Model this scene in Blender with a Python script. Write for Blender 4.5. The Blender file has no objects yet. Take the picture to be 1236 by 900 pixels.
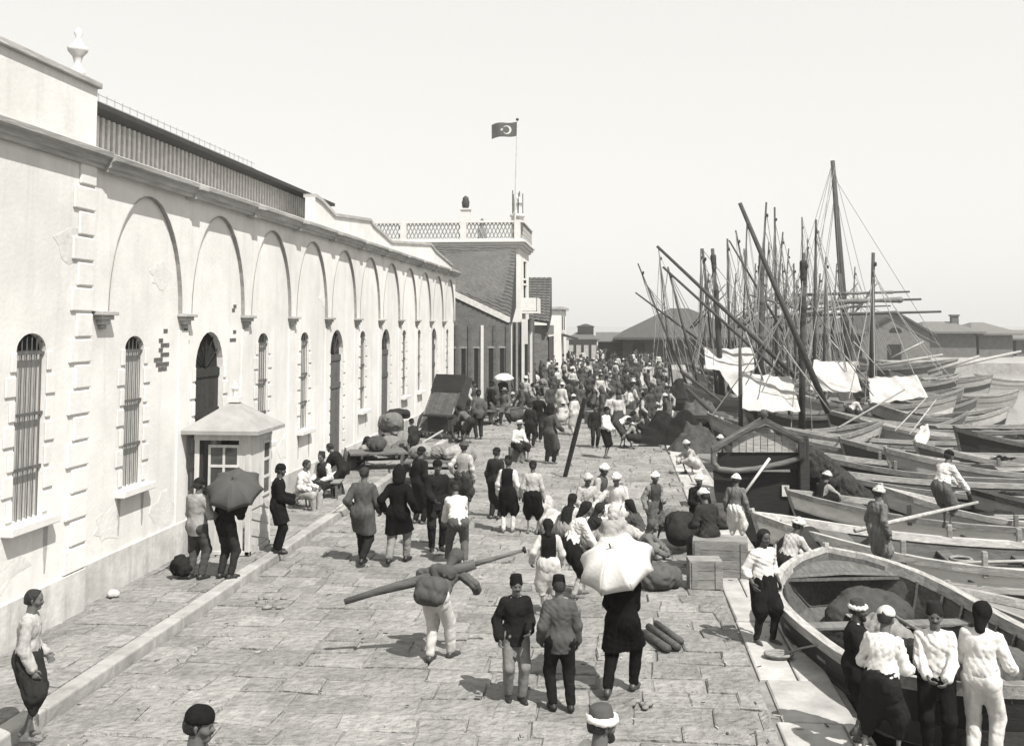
import bpy, math, random
import numpy as np
from mathutils import Vector, Matrix
R = math.radians
rnd = random.Random(11)
scene = bpy.context.scene
COL = scene.collection
# ------------------------------------------------------------------ camera model
FPX, PITCH, YAW, EYE, PX0, PY0 = 1236.0, R(4.0), R(5.87), 4.4, 618.0, 306.0
_r = Vector((math.cos(YAW), math.sin(YAW), 0))
_f = Vector((-math.sin(YAW)*math.cos(PITCH), math.cos(YAW)*math.cos(PITCH), math.sin(PITCH)))
_u = _r.cross(_f)
def ray(px, py): return _f + _r*((px-PX0)/FPX) + _u*((PY0-py)/FPX)
def G(px, py, z=0.0):                       # point of height z seen at this photo pixel
    d = ray(px, py); t = (z-EYE)/d.z
    return Vector((d.x*t, d.y*t, z))
def AT(px, py, Y):                          # point at street distance Y seen at this photo pixel
    d = ray(px, py); t = Y/d.y
    return Vector((d.x*t, Y, EYE+d.z*t))
def height_at(p, py):                       # height above p.z whose top shows at photo row py
    lo, hi = 0.2, 6.0
    for _ in range(40):
        m = (lo+hi)/2
        q = Vector((p.x, p.y, p.z+m-EYE))
        y = PY0 - FPX*q.dot(_u)/q.dot(_f)
        if y > py: lo = m
        else: hi = m
    return lo
# ------------------------------------------------------------------ materials
MATS = {}
TINT = (1.0, 0.984, 0.950)
def mat(name, tone, rough=0.8, var=0.25, scale=6.0, bump=0.15, bscale=None, spec=0.3, stretch=(1,1,1), island=0.0, stain=0.0, metal=0.0, dist=.03, streak=0.0):
    if name in MATS: return MATS[name]
    m = bpy.data.materials.new(name); m.use_nodes = True
    n, l = m.node_tree.nodes, m.node_tree.links
    tone *= .76
    b = n['Principled BSDF']; b.inputs['Roughness'].default_value = rough
    b.inputs['Specular IOR Level'].default_value = spec; b.inputs['Metallic'].default_value = metal
    tc = n.new('ShaderNodeTexCoord'); mp = n.new('ShaderNodeMapping'); mp.inputs['Scale'].default_value = stretch
    l.new(tc.outputs['Object'], mp.inputs['Vector'])
    ns = n.new('ShaderNodeTexNoise'); ns.inputs['Scale'].default_value = scale; ns.inputs['Detail'].default_value = 6; ns.inputs['Roughness'].default_value = .62
    l.new(mp.outputs['Vector'], ns.inputs['Vector'])
    rp = n.new('ShaderNodeMapRange'); rp.inputs['From Min'].default_value = .3; rp.inputs['From Max'].default_value = .7
    rp.inputs['To Min'].default_value = 1-var; rp.inputs['To Max'].default_value = 1+var*.7
    l.new(ns.outputs['Fac'], rp.inputs['Value'])
    val = rp.outputs['Result']
    if island:
        g = n.new('ShaderNodeNewGeometry'); r2 = n.new('ShaderNodeMapRange')
        r2.inputs['To Min'].default_value = 1-island; r2.inputs['To Max'].default_value = 1+island
        l.new(g.outputs['Random Per Island'], r2.inputs['Value'])
        mu = n.new('ShaderNodeMath'); mu.operation = 'MULTIPLY'; l.new(val, mu.inputs[0]); l.new(r2.outputs['Result'], mu.inputs[1]); val = mu.outputs[0]
    if stain:
        n2 = n.new('ShaderNodeTexNoise'); n2.inputs['Scale'].default_value = scale*.17; n2.inputs['Detail'].default_value = 9; n2.inputs['Roughness'].default_value = .7
        l.new(mp.outputs['Vector'], n2.inputs['Vector'])
        r3 = n.new('ShaderNodeMapRange'); r3.inputs['From Min'].default_value = .36; r3.inputs['From Max'].default_value = .56
        r3.inputs['To Min'].default_value = 1-stain; r3.inputs['To Max'].default_value = 1.0
        l.new(n2.outputs['Fac'], r3.inputs['Value'])
        mu = n.new('ShaderNodeMath'); mu.operation = 'MULTIPLY'; l.new(val, mu.inputs[0]); l.new(r3.outputs['Result'], mu.inputs[1]); val = mu.outputs[0]
    if streak:                                   # rain streaks and grime running down the wall
        m3 = n.new('ShaderNodeMapping'); m3.inputs['Scale'].default_value = (3.0, 3.0, .22); l.new(tc.outputs['Object'], m3.inputs['Vector'])
        n3 = n.new('ShaderNodeTexNoise'); n3.inputs['Scale'].default_value = 1.0; n3.inputs['Detail'].default_value = 8; n3.inputs['Roughness'].default_value = .7
        l.new(m3.outputs['Vector'], n3.inputs['Vector'])
        r4 = n.new('ShaderNodeMapRange'); r4.inputs['From Min'].default_value = .34; r4.inputs['From Max'].default_value = .50
        r4.inputs['To Min'].default_value = 1-streak; r4.inputs['To Max'].default_value = 1.0
        l.new(n3.outputs['Fac'], r4.inputs['Value'])
        mu = n.new('ShaderNodeMath'); mu.operation = 'MULTIPLY'; l.new(val, mu.inputs[0]); l.new(r4.outputs['Result'], mu.inputs[1]); val = mu.outputs[0]
    vm = n.new('ShaderNodeVectorMath'); vm.operation = 'SCALE'; vm.inputs[0].default_value = tuple(tone*c for c in TINT)
    l.new(val, vm.inputs['Scale']); l.new(vm.outputs['Vector'], b.inputs['Base Color'])
    if bump:
        nb = n.new('ShaderNodeTexNoise'); nb.inputs['Scale'].default_value = bscale or scale*4; nb.inputs['Detail'].default_value = 5
        l.new(mp.outputs['Vector'], nb.inputs['Vector'])
        bp = n.new('ShaderNodeBump'); bp.inputs['Strength'].default_value = bump; bp.inputs['Distance'].default_value = dist
        l.new(nb.outputs['Fac'], bp.inputs['Height']); l.new(bp.outputs['Normal'], b.inputs['Normal'])
    MATS[name] = m
    return m
def cloth(tone):
    t = min(.8, max(.012, tone)); t = round(t, 3)
    return mat('cloth_%03d' % int(t*1000), t*(.62 if t < .06 else 1), .95, .22, 6, .35, 14, .05)
def wood(tone): 
    t = round(tone, 3)
    return mat('wood_%03d' % int(t*1000), t, .75, .4, 3.5, .35, 14, .25, (1, 6, 6), .12, .25)
def paint(tone):
    t = round(tone, 3)
    return mat('paint_%03d' % int(t*1000), t, .6, .16, 3, .25, 10, .3, (.5, 2, 3), 0, .22)
SKIN = mat('skin', .125, .55, .15, 12, .1, 40, .35)
SKIN2 = mat('skin_dark', .08, .55, .15, 12, .1, 40, .35)
HAIR = mat('hair', .02, .6, .3, 30, .6, 60, .3)
EYE_M = mat('eye_dark', .02, .3, 0, 5, 0)
IRON = mat('iron', .05, .5, .3, 12, .2)
# ------------------------------------------------------------------ mesh builder
class MB:
    def __init__(s): s.v, s.f, s.mi = [], [], []
    def add(s, verts, faces, M=None, mi=0):
        o = len(s.v)
        if M is not None: verts = [M @ Vector(q) for q in verts]
        s.v += [tuple(q) for q in verts]; s.f += [tuple(i+o for i in f) for f in faces]; s.mi += [mi]*len(faces)
        return s
    def box(s, c, d, M=None, mi=0):
        x, y, z = c; a, b, h = d[0]/2, d[1]/2, d[2]/2
        vs = [(x+i*a, y+j*b, z+k*h) for i in (-1, 1) for j in (-1, 1) for k in (-1, 1)]
        return s.add(vs, [(0,1,3,2),(4,6,7,5),(0,4,5,1),(2,3,7,6),(0,2,6,4),(1,5,7,3)], M, mi)
    def tube(s, pts, rad, n=8, mi=0, cap=True, flat=None):
        pts = [Vector(p) for p in pts]
        if not hasattr(rad, '__len__'): rad = [rad]*len(pts)
        vs, fs = [], []
        ref = None
        for i, p in enumerate(pts):
            d = (pts[min(i+1, len(pts)-1)]-pts[max(i-1, 0)]).normalized()
            if ref is None: ref = Vector((0,0,1)) if abs(d.z) < .9 else Vector((1,0,0))
            a = d.cross(ref).normalized(); b = a.cross(d).normalized(); ref = b
            for k in range(n):
                t = 2*math.pi*k/n
                vs.append(p + a*math.cos(t)*rad[i] + b*math.sin(t)*rad[i]*(flat or 1))
        for i in range(len(pts)-1):
            for k in range(n):
                fs.append((i*n+k, i*n+(k+1) % n, (i+1)*n+(k+1) % n, (i+1)*n+k))
        if cap: fs += [tuple(range(n))[::-1], tuple((len(pts)-1)*n+k for k in range(n))]
        return s.add(vs, fs, None, mi)
    def lathe(s, prof, n=16, M=None, mi=0):
        vs, fs = [], []
        for r, z in prof:
            for k in range(n):
                t = 2*math.pi*k/n; vs.append((r*math.cos(t), r*math.sin(t), z))
        for i in range(len(prof)-1):
            for k in range(n): fs.append((i*n+k, i*n+(k+1) % n, (i+1)*n+(k+1) % n, (i+1)*n+k))
        fs += [tuple(range(n))[::-1], tuple((len(prof)-1)*n+k for k in range(n))]
        return s.add(vs, fs, M, mi)
    def prism(s, poly, d, M=None, mi=0):      # poly: list of 3-D points, extruded by vector d
        n = len(poly); d = Vector(d)
        vs = [Vector(p) for p in poly] + [Vector(p)+d for p in poly]
        fs = [tuple(range(n))[::-1], tuple(range(n, 2*n))] + [(i, (i+1) % n, n+(i+1) % n, n+i) for i in range(n)]
        return s.add(vs, fs, M, mi)
    def build(s, name, m, parent=None, smooth=False, bevel=0, loc=None, fix=True):
        me = bpy.data.meshes.new(name); me.from_pydata(s.v, [], s.f); me.update()
        ms = m if isinstance(m, (list, tuple)) else [m]
        for q in ms: me.materials.append(q)
        if len(ms) > 1: me.polygons.foreach_set('material_index', s.mi)
        if fix and len(s.f) < 60000:
            import bmesh
            bm = bmesh.new(); bm.from_mesh(me); bmesh.ops.recalc_face_normals(bm, faces=bm.faces); bm.to_mesh(me); bm.free()
        if smooth: me.polygons.foreach_set('use_smooth', [True]*len(me.polygons))
        o = bpy.data.objects.new(name, me); COL.objects.link(o)
        if parent: o.parent = parent
        if loc is not None: o.location = loc
        if bevel:
            b = o.modifiers.new('bevel', 'BEVEL'); b.width = bevel; b.segments = 2; b.limit_method = 'ANGLE'
        return o
def tag(o, label, cat, group=None, kind=None):
    o['label'] = label; o['category'] = cat
    if group: o['group'] = group
    if kind: o['kind'] = kind
    return o
def struct(o): o['kind'] = 'structure'; return o
def thing(name, label, cat, loc=(0,0,0), rz=0, group=None):
    o = bpy.data.objects.new(name, None); o.empty_display_size = .2; COL.objects.link(o); o.location = loc; o.rotation_euler = (0,0,rz)
    return tag(o, label, cat, group)
def copy_tree(o, parent=None):
    c = o.copy(); COL.objects.link(c)
    if parent: c.parent = parent
    for ch in list(o.children): copy_tree(ch, c)
    return c
# ------------------------------------------------------------------ distance-field modeller (people, sacks, heaps)
def field(prims, h, pad=.06, fold=0, seed=0, cuts=(), fs=1.0, drape=.45):
    lo = np.min([np.minimum(p[0], p[1])-max(p[2], p[3])*1.35 for p in prims], axis=0)-pad
    hi = np.max([np.maximum(p[0], p[1])+max(p[2], p[3])*1.35 for p in prims], axis=0)+pad
    n = np.ceil((hi-lo)/h).astype(int)+1
    Fd = np.full(n, .25)
    ax = [lo[i]+h*np.arange(n[i]) for i in range(3)]
    for p in prims:
        a, b, ra, rb, k = p[0], p[1], p[2], p[3], p[4]
        axis, fl = (p[5], p[6]) if len(p) > 5 else (None, 1)
        sub = len(p) > 7 and p[7]
        mr = max(ra, rb)*max(1, fl)+k+2.5*h
        i0 = np.clip(np.floor((np.minimum(a, b)-mr-lo)/h).astype(int), 0, n-1); i1 = np.clip(np.ceil((np.maximum(a, b)+mr-lo)/h).astype(int)+1, 1, n)
        X, Y, Z = np.meshgrid(ax[0][i0[0]:i1[0]], ax[1][i0[1]:i1[1]], ax[2][i0[2]:i1[2]], indexing='ij')
        P = np.stack([X-a[0], Y-a[1], Z-a[2]], -1); ab = np.array(b)-np.array(a)
        L2 = max(float(ab @ ab), 1e-9)
        t = np.clip((P @ ab)/L2, 0, 1)
        Q = P - t[..., None]*ab
        if axis is not None:
            c = Q @ axis
            Q = Q + (c*(1/fl-1))[..., None]*axis
        d = np.sqrt((Q*Q).sum(-1)) - (ra+(rb-ra)*t)
        if fl < 1: d = d*(.5+.5*fl)
        cur = Fd[i0[0]:i1[0], i0[1]:i1[1], i0[2]:i1[2]]
        if sub:
            e = np.maximum(k-np.abs(cur+d), 0)/k
            Fd[i0[0]:i1[0], i0[1]:i1[1], i0[2]:i1[2]] = np.maximum(cur, -d)+e*e*k/4
        else:
            e = np.maximum(k-np.abs(cur-d), 0)/k
            Fd[i0[0]:i1[0], i0[1]:i1[1], i0[2]:i1[2]] = np.minimum(cur, d)-e*e*k/4
    X, Y, Z = np.meshgrid(*ax, indexing='ij')
    if fold:
        rg = np.random.RandomState(seed)
        wx = .035*np.sin(11*Z+rg.rand()*6)+.03*np.sin(8*X+5*Y+rg.rand()*6)
        s = 0
        for q in range(6):                       # ridged waves: creases rather than ripples
            w = (14+rg.rand()*26)*fs*(1 if q < 4 else 1.7); v = rg.randn(3)*np.array([1, 1, drape]); v /= np.linalg.norm(v)
            s = s+(1-2*np.abs(np.sin(w*(v[0]*(X+wx)+v[1]*(Y-wx)+v[2]*(Z+wx))+rg.rand()*6.28)))*(1 if q < 4 else .6)
        Fd = Fd + fold*np.clip(s/2.0, -1.3, 1.1)
    for pt, nn in cuts:
        pl = (X-pt[0])*nn[0]+(Y-pt[1])*nn[1]+(Z-pt[2])*nn[2]
        Fd = np.maximum(Fd, pl)
    return Fd, lo
def nets(Fd, lo, h):
    ins = Fd < 0
    n = np.array(Fd.shape)
    cs = [(i, j, k) for i in (0, 1) for j in (0, 1) for k in (0, 1)]
    cnt = sum(ins[i:n[0]-1+i, j:n[1]-1+j, k:n[2]-1+k].astype(np.int8) for i, j, k in cs)
    act = np.argwhere((cnt > 0) & (cnt < 8))
    if len(act) == 0: return np.zeros((0, 3)), np.zeros((0, 4), int)
    idx = -np.ones(n-1, int); idx[act[:, 0], act[:, 1], act[:, 2]] = np.arange(len(act))
    vals = {c: Fd[act[:, 0]+c[0], act[:, 1]+c[1], act[:, 2]+c[2]] for c in cs}
    acc = np.zeros((len(act), 3)); num = np.zeros(len(act))
    for c in cs:
        for a in range(3):
            if c[a] == 0:
                d = list(c); d[a] = 1; d = tuple(d)
                v0, v1 = vals[c], vals[d]; m = (v0 < 0) != (v1 < 0)
                t = np.where(m, v0/np.where(v0-v1 == 0, 1, v0-v1), 0)
                p = np.tile(np.array(c, float), (len(act), 1)); p[:, a] += t
                acc += p*m[:, None]; num += m
    V = (act+acc/num[:, None])*h+lo
    faces = []
    for a in range(3):
        b, c = (a+1) % 3, (a+2) % 3
        s0 = [slice(None)]*3; s1 = [slice(None)]*3; s0[a] = slice(0, -1); s1[a] = slice(1, None)
        A, B = ins[tuple(s0)], ins[tuple(s1)]
        e = np.argwhere(A != B); e = e[(e[:, b] > 0) & (e[:, c] > 0) & (e[:, b] < n[b]-1) & (e[:, c] < n[c]-1)]
        if len(e) == 0: continue
        def cell(db, dc):
            q = e.copy(); q[:, b] += db; q[:, c] += dc; return idx[q[:, 0], q[:, 1], q[:, 2]]
        qd = np.stack([cell(-1, -1), cell(0, -1), cell(0, 0), cell(-1, 0)], 1)
        fl = ~A[e[:, 0], e[:, 1], e[:, 2]]
        qd[fl] = qd[fl][:, ::-1]
        faces.append(qd)
    return V, np.concatenate(faces)
def sdf_obj(name, shells, m, parent=None, marks=None):
    Vs, Fs, o = [], [], 0
    for V, F in shells:
        if len(V) == 0: continue
        Vs.append(V); Fs.append(F+o); o += len(V)
    V = np.concatenate(Vs); F = np.concatenate(Fs)
    me = bpy.data.meshes.new(name)
    me.vertices.add(len(V)); me.vertices.foreach_set('co', V.ravel())
    me.loops.add(F.size); me.loops.foreach_set('vertex_index', F.ravel().astype(np.int32))
    me.polygons.add(len(F)); me.polygons.foreach_set('loop_start', np.arange(0, F.size, 4, dtype=np.int32))
    me.update(calc_edges=True); me.validate()
    ms = m if isinstance(m, (list, tuple)) else [m]
    for q in ms: me.materials.append(q)
    if marks is not None and len(me.polygons) == len(F):
        C = V[F].mean(1); mi = np.zeros(len(F), np.int32)
        for c, r in marks: mi[((C-np.array(c))**2).sum(1) < r*r] = 1
        me.polygons.foreach_set('material_index', mi)
    me.polygons.foreach_set('use_smooth', np.ones(len(me.polygons), bool))
    ob = bpy.data.objects.new(name, me); COL.objects.link(ob)
    if parent: ob.parent = parent
    return ob
def mk(prims, h, **k):
    Fd, lo = field(prims, h, **k); return nets(Fd, lo, h)
# ------------------------------------------------------------------ people
def V3(*a): return np.array(a, float)
def unit(v): return v/max(np.linalg.norm(v), 1e-9)
def ik(a, t, l1, l2, pole):
    d = t-a; L = np.linalg.norm(d); L2 = min(max(L, .08), (l1+l2)*.995)
    dn = unit(d); x = (l1*l1-l2*l2+L2*L2)/(2*L2); y = math.sqrt(max(l1*l1-x*x, 0))
    pn = unit(pole-dn*(pole @ dn))
    return a+dn*x+pn*y, a+dn*L2
def skel(P):
    J = {}
    L, ro = R(P.get('lean', 3)), R(P.get('roll', 0))
    U = unit(V3(math.sin(ro), math.sin(L)*math.cos(ro), math.cos(L)*math.cos(ro))); X = unit(V3(math.cos(ro), 0, -math.sin(ro)))
    tw = R(P.get('twist', 0)); Fw = np.cross(U, X); Xs = X*math.cos(tw)+Fw*math.sin(tw)
    pel = V3(P.get('px', 0), P.get('py', 0), P.get('pz', .93))
    J['U'], J['X'], J['F'], J['pel'] = U, X, Fw, pel
    J['chest'] = pel+.30*U; J['neck'] = pel+.49*U
    for s, n in ((-1, 'L'), (1, 'R')):
        J['hip'+n] = pel+X*.092*s-U*.03
        J['sh'+n] = pel+U*.435+Xs*.157*s
        f = V3(*P.get('f'+n, (.1*s, .03*s, 0))); an = f+V3(0, 0, .085)
        J['kn'+n], J['an'+n] = ik(J['hip'+n], an, .43, .42, V3(*P.get('kp'+n, (.2*s, 1, .15))))
        h = V3(*P.get('h'+n, (.25*s, .06, .86)))
        J['el'+n], J['wr'+n] = ik(J['sh'+n], h, .285, .25, V3(*P.get('ep'+n, (.5*s, -1, -.4))))
        J['hd'+n] = unit(unit(J['wr'+n]-J['el'+n])+V3(0, .0, -.15))
        fd = V3(*P.get('fd'+n, (.15*s, 1, 0))); J['fd'+n] = unit(fd)
    a = R(P.get('lean', 3)*.45+P.get('hp', 6)); y = R(P.get('hy', 0))
    Uh = unit(V3(U[0]*.5+math.sin(a)*math.sin(y), math.sin(a)*math.cos(y), math.cos(a)))
    Fh = V3(math.sin(y), math.cos(y), 0); Fh = unit(Fh-Uh*(Fh @ Uh)); Xh = np.cross(Fh, Uh)
    J['Uh'], J['Fh'], J['Xh'] = Uh, Fh, Xh
    J['hc'] = J['neck']+.06*U+.118*Uh+.02*Fh
    return J
def hand_prims(J, n):
    s = -1 if n == 'L' else 1
    d, w0 = J['hd'+n], J['wr'+n]; fw = V3(0, 1, .15)
    if abs(d @ unit(fw)) > .85: fw = V3(0, 0, 1)
    w = unit(fw-d*(fw @ d)); nn = np.cross(d, w)
    if nn @ V3(-s, 0, -.2) < 0: nn = -nn
    pr = [(w0-d*.06, w0, .029, .028, .01), (w0, w0+d*.075, .024, .036, .015, nn, .5)]
    for i, (o, ln) in enumerate(((.031, .9), (.011, 1.0), (-.010, .95), (-.030, .75))):
        p = w0+d*.082+w*o; ang = .35+.12*i; dd = d
        for k, q in enumerate((.040, .028, .022)):
            dd = unit(d*math.cos(ang)+nn*math.sin(ang)+w*o*1.2); e = p+dd*q*ln
            pr.append((p, e, .0098-.0008*k, .0092-.0008*k, .004)); p = e; ang += .45
    b = w0+d*.025+w*.024; e = b+unit(d*.7+w*.75+nn*.2)*.042; g = e+unit(d+w*.15+nn*.3)*.034
    return pr+[(b, e, .014, .011, .008), (e, g, .011, .009, .004)]
def head_prims(J):
    c, U, F, X = J['hc'], J['Uh'], J['Fh'], J['Xh']
    q = lambda x, f, u: c+X*x+F*f+U*u
    pr = [(q(0, -.018, .028), q(0, .014, .030), .082, .078, .02, X, .93), (q(0, .035, -.03), q(0, .055, -.078), .058, .036, .03, X, 1.0),
          (q(0, .078, .012), q(0, .103, -.022), .010, .014, .012), (q(-.012, .085, -.026), q(.012, .085, -.026), .011, .011, .01),
          (q(-.03, .077, .024), q(.03, .077, .024), .013, .013, .015), (q(-.018, .076, -.053), q(.018, .076, -.053), .010, .010, .008),
          (q(-.018, .074, -.066), q(.018, .074, -.066), .010, .010, .008),
          (q(-.05, .05, -.02), q(-.045, .06, -.03), .02, .02, .02), (q(.05, .05, -.02), q(.045, .06, -.03), .02, .02, .02),
          (q(-.079, -.012, .012), q(-.078, -.008, -.022), .018, .013, .008, X, .5), (q(.079, -.012, .012), q(.078, -.008, -.022), .018, .013, .008, X, .5),
          (q(-.031, .094, .006), q(-.027, .094, .006), .014, .014, .012, None, 1, True), (q(.031, .094, .006), q(.027, .094, .006), .014, .014, .012, None, 1, True),
          (J['neck']-.03*J['U'], q(0, -.012, -.05), .058, .05, .03)]
    return pr, [(q(-.03, .082, .005), .012), (q(.03, .082, .005), .012)]
def torso(J, g, low=True):
    p, U, X, F = J['pel'], J['U'], J['X'], J['F']
    pr = [(J['shL']-U*.035+X*.045, J['shR']-U*.035-X*.045, .070+g, .070+g, .05, F, .92), (J['neck']-U*.03, J['neck']-U*.10, .055+g*.6, .10+g*.6, .05, F, .8),
          (J['chest']+U*.03-F*.005, J['chest']+U*.05, .135+g, .135+g, .06, F, .76),
          (p+U*.12, J['chest'], .122+g, .132+g, .05, F, .80)]
    if low: pr += [(p-X*.06, p+X*.06, .112+g, .112+g, .06, F, .95)]
    return pr
def arm(J, n, g, upto=1.0):
    sh, el, wr = J['sh'+n], J['el'+n], J['wr'+n]
    pr = [(sh, el, .049+g, .040+g, .022)]
    if upto > .5: pr += [(el, el+(wr-el)*((upto-.5)*2), .042+g, .042+g-(.013 if g < .015 else .002)*(upto-.5)*2, .03)]
    return pr
def leg(J, n, g, upto=1.0):
    h, k, a = J['hip'+n], J['kn'+n], J['an'+n]
    pr = [(h, k, .088+g, .058+g, .06)]
    if upto > .5: pr += [(k, a+(k-a)*(1-(upto-.5)*2), .057+g, (.038+g), .03)]
    return pr
def foot(J, n, g):
    a, d = J['an'+n], J['fd'+n]
    s = a-V3(0, 0, .047)
    return [(a, s-d*.04+V3(0, 0, .01), .04+g, .036+g, .03), (s-d*.035, s+d*.09-V3(0, 0, .004), .034+g, .036+g, .03), (s+d*.09-V3(0, 0, .004), s+d*.165-V3(0, 0, .01), .036+g, .026+g, .03)]
HL = {'near': (.015, .013), 'mid': (.021, .021), 'far': (.036, .034)}
PCOUNT = [0]
def person(label, base, hgt, head, pose, wear, lod='near', group=None, rz=None):
    """head: degrees, 0 = looking away up the street, 90 = towards the harbour, 180 = towards the camera"""
    PCOUNT[0] += 1; sd = PCOUNT[0]
    hb, hc = HL[lod]; J = skel(pose)
    skin = SKIN2 if wear.get('dark') else SKIN
    body = torso(J, -.03)+sum([arm(J, n, -.005)+leg(J, n, -.02)+foot(J, n, -.006) for n in 'LR'], [])
    hp, eyes = head_prims(J)
    shells, marks = [], None
    body += [(J['neck']-.05*J['U'], J['hc']-.03*J['Uh'], .06, .054, .03)]
    if lod == 'near':
        shells = [mk(body, hb), mk(hp, .0095), mk(hand_prims(J, 'L'), .0062), mk(hand_prims(J, 'R'), .0062)]; marks = eyes
    else:
        for n in 'LR': body += [(J['wr'+n], J['wr'+n]+J['hd'+n]*.12, .034, .026, .03)]
        hq = hp if lod == 'mid' else hp[:3]
        shells = [mk(body, hb)] + [mk(hq, .0135 if lod == 'mid' else .024)]
    o = sdf_obj('person', shells, [skin, EYE_M], None, marks)
    tag(o, label, 'person', group)
    fo = .007 if lod != 'far' else .006
    def part(nm, prims, tone, fold=fo, cuts=(), h=None, fs=1.0, drape=.45):
        if lod == 'far': fs *= .45
        return sdf_obj(nm, [mk(prims, h or hc, fold=fold, seed=sd*7+len(nm), cuts=cuts, fs=fs, drape=drape)], cloth(tone), o)
    p, U, X, F = J['pel'], J['U'], J['X'], J['F']
    mk2 = (J['knL']+J['knR'])/2; ma = (J['anL']+J['anR'])/2
    bt, bc = wear.get('bottom', ('trousers', .1))
    if bt == 'trousers':
        pr = [(p-X*.06, p+X*.06, .122, .122, .06, F, .95)]+leg(J, 'L', .021, .96)+leg(J, 'R', .021, .96)
        part('trousers', pr, bc)
    elif bt == 'salvar':
        w = .17
        pr = [(p-X*.05+U*.06, p+X*.05+U*.06, .12, .12, .06, F, .92), (p, p*.55+mk2*.45-V3(0, 0, .02), .145, .15, .1)]
        for n in 'LR':
            k = J['kn'+n]; pr += [(J['hip'+n], k*.85+J['hip'+n]*.15, .118, .115, .07), (k*.85+J['hip'+n]*.15, k+(J['an'+n]-k)*.3, .112, .055, .06)]
        part('baggy_trousers', pr, bc, .011, fs=1.0, drape=.08)
        if wear.get('legging'):
            part('leggings', sum([[(J['kn'+n], J['an'+n]+V3(0, 0, .01), .062, .044, .03)] for n in 'LR'], []), wear['legging'])
    elif bt == 'shorts':
        part('shorts', [(p-X*.06, p+X*.06, .122, .122, .06, F, .95)]+leg(J, 'L', .03, .56)+leg(J, 'R', .03, .56), bc)
    elif bt == 'skirt':
        lo = ma+V3(0, 0, .06); e = unit(lo-p)
        part('robe_skirt', [(p+U*.08, p, .13, .145, .05, F, .9), (p, lo, .15, .2, .08, None, 1)]+leg(J, 'L', .05, .8)+leg(J, 'R', .05, .8), bc, .014, cuts=[(lo, e)], drape=.1)
    tt, tcn = wear.get('top', ('shirt', .7)); sl = wear.get('sleeve', .97)
    if tt in ('shirt', 'vest'):
        st = tcn if tt == 'shirt' else wear.get('under', .7)
        blouse = [(p+U*.12-X*.04, p+U*.12+X*.04, .135, .135, .05, F, .85)] if tt == 'shirt' else []
        part('shirt', torso(J, .014)+blouse+arm(J, 'L', .016, sl)+arm(J, 'R', .016, sl), st, .0085, fs=1.45, drape=.5)
        if tt == 'vest':
            part('vest', [q for q in torso(J, .034)], tcn, .004, cuts=[(J['shL']+X*.02, -X), (J['shR']-X*.02, X)])
    else:
        g = .026; low = {'jacket': .17, 'coat': .36, 'robe': .70}[tt]
        leaned = unit(mk2-p) if tt != 'jacket' else unit(unit(mk2-p)-U)
        e = p+leaned*(low+.06)
        pr = torso(J, g)+arm(J, 'L', .024, .97)+arm(J, 'R', .024, .97)
        pr += [(p, e, .148, .17 if tt != 'jacket' else .155, .06, F, .85)]
        if tt != 'jacket': pr += [(J['hip'+n], J['hip'+n]+(J['kn'+n]-J['hip'+n])*min(1, low/.43), .12, .13, .07) for n in 'LR']
        part({'jacket': 'jacket', 'coat': 'coat', 'robe': 'robe'}[tt], pr, tcn, .008, cuts=[(p+leaned*low, leaned)], fs=1.1, drape=.3)
        if lod == 'near': part('collar', [(J['neck']-U*.02-X*.03, J['neck']-U*.02+X*.03, .066, .066, .02, F, .95)], wear.get('collar', .7), .002, cuts=[(J['neck']+U*.028, U)])
    if wear.get('sash') is not None:
        part('sash', [(p+U*.07-X*.03, p+U*.07+X*.03, .145, .145, .03, F, .9)], wear['sash'], .006, cuts=[(p+U*.16, U), (p-U*.01, -U)])
    if wear.get('shoes') is not None:
        for n in 'LR': sdf_obj('shoe', [mk(foot(J, n, .006), max(.011, hc*.8), cuts=[(J['an'+n]+V3(0, 0, .02), V3(0, 0, 1))])], mat('shoe_leather_%d' % int(wear['shoes']*100), wear['shoes'], .45, .3, 12, .1), o)
    c, Uh, Fh, Xh = J['hc'], J['Uh'], J['Fh'], J['Xh']
    Mh = Matrix((tuple(Xh)+(c[0],), tuple(Fh)+(c[1],), tuple(Uh)+(c[2],), (0, 0, 0, 1)))
    q = lambda x, f, u: c+Xh*x+Fh*f+Uh*u
    hat, ht = wear.get('hat', ('none', 0))
    if wear.get('hair', True):
        cut = [(q(0, .03, .02), unit(Fh*1.0-Uh*.45)), (q(0, 0, -.055), -Uh)]
        sdf_obj('hair', [mk([(q(0, -.022, .030), q(0, .008, .036), .091, .084, .02, Xh, .95), (q(0, -.05, -.02), q(0, -.04, .0), .06, .06, .03)], max(.012, hc*.8), fold=.003, seed=sd, cuts=cut, fs=3)], HAIR if not wear.get('grey') else cloth(.35), o)
    if wear.get('beard'):
        sdf_obj('beard', [mk([(q(-.045, .04, -.045), q(0, .075, -.095), .022, .030, .02), (q(.045, .04, -.045), q(0, .075, -.095), .022, .030, .02), (q(-.02, .092, -.042), q(.02, .092, -.042), .01, .01, .01)], max(.011, hc*.7), fold=.003, seed=sd, fs=3)], HAIR, o)
    elif wear.get('tash'):
        sdf_obj('moustache', [mk([(q(-.03, .084, -.046), q(0, .094, -.040), .008, .011, .01), (q(.03, .084, -.046), q(0, .094, -.040), .008, .011, .01)], .009)], HAIR, o)
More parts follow.
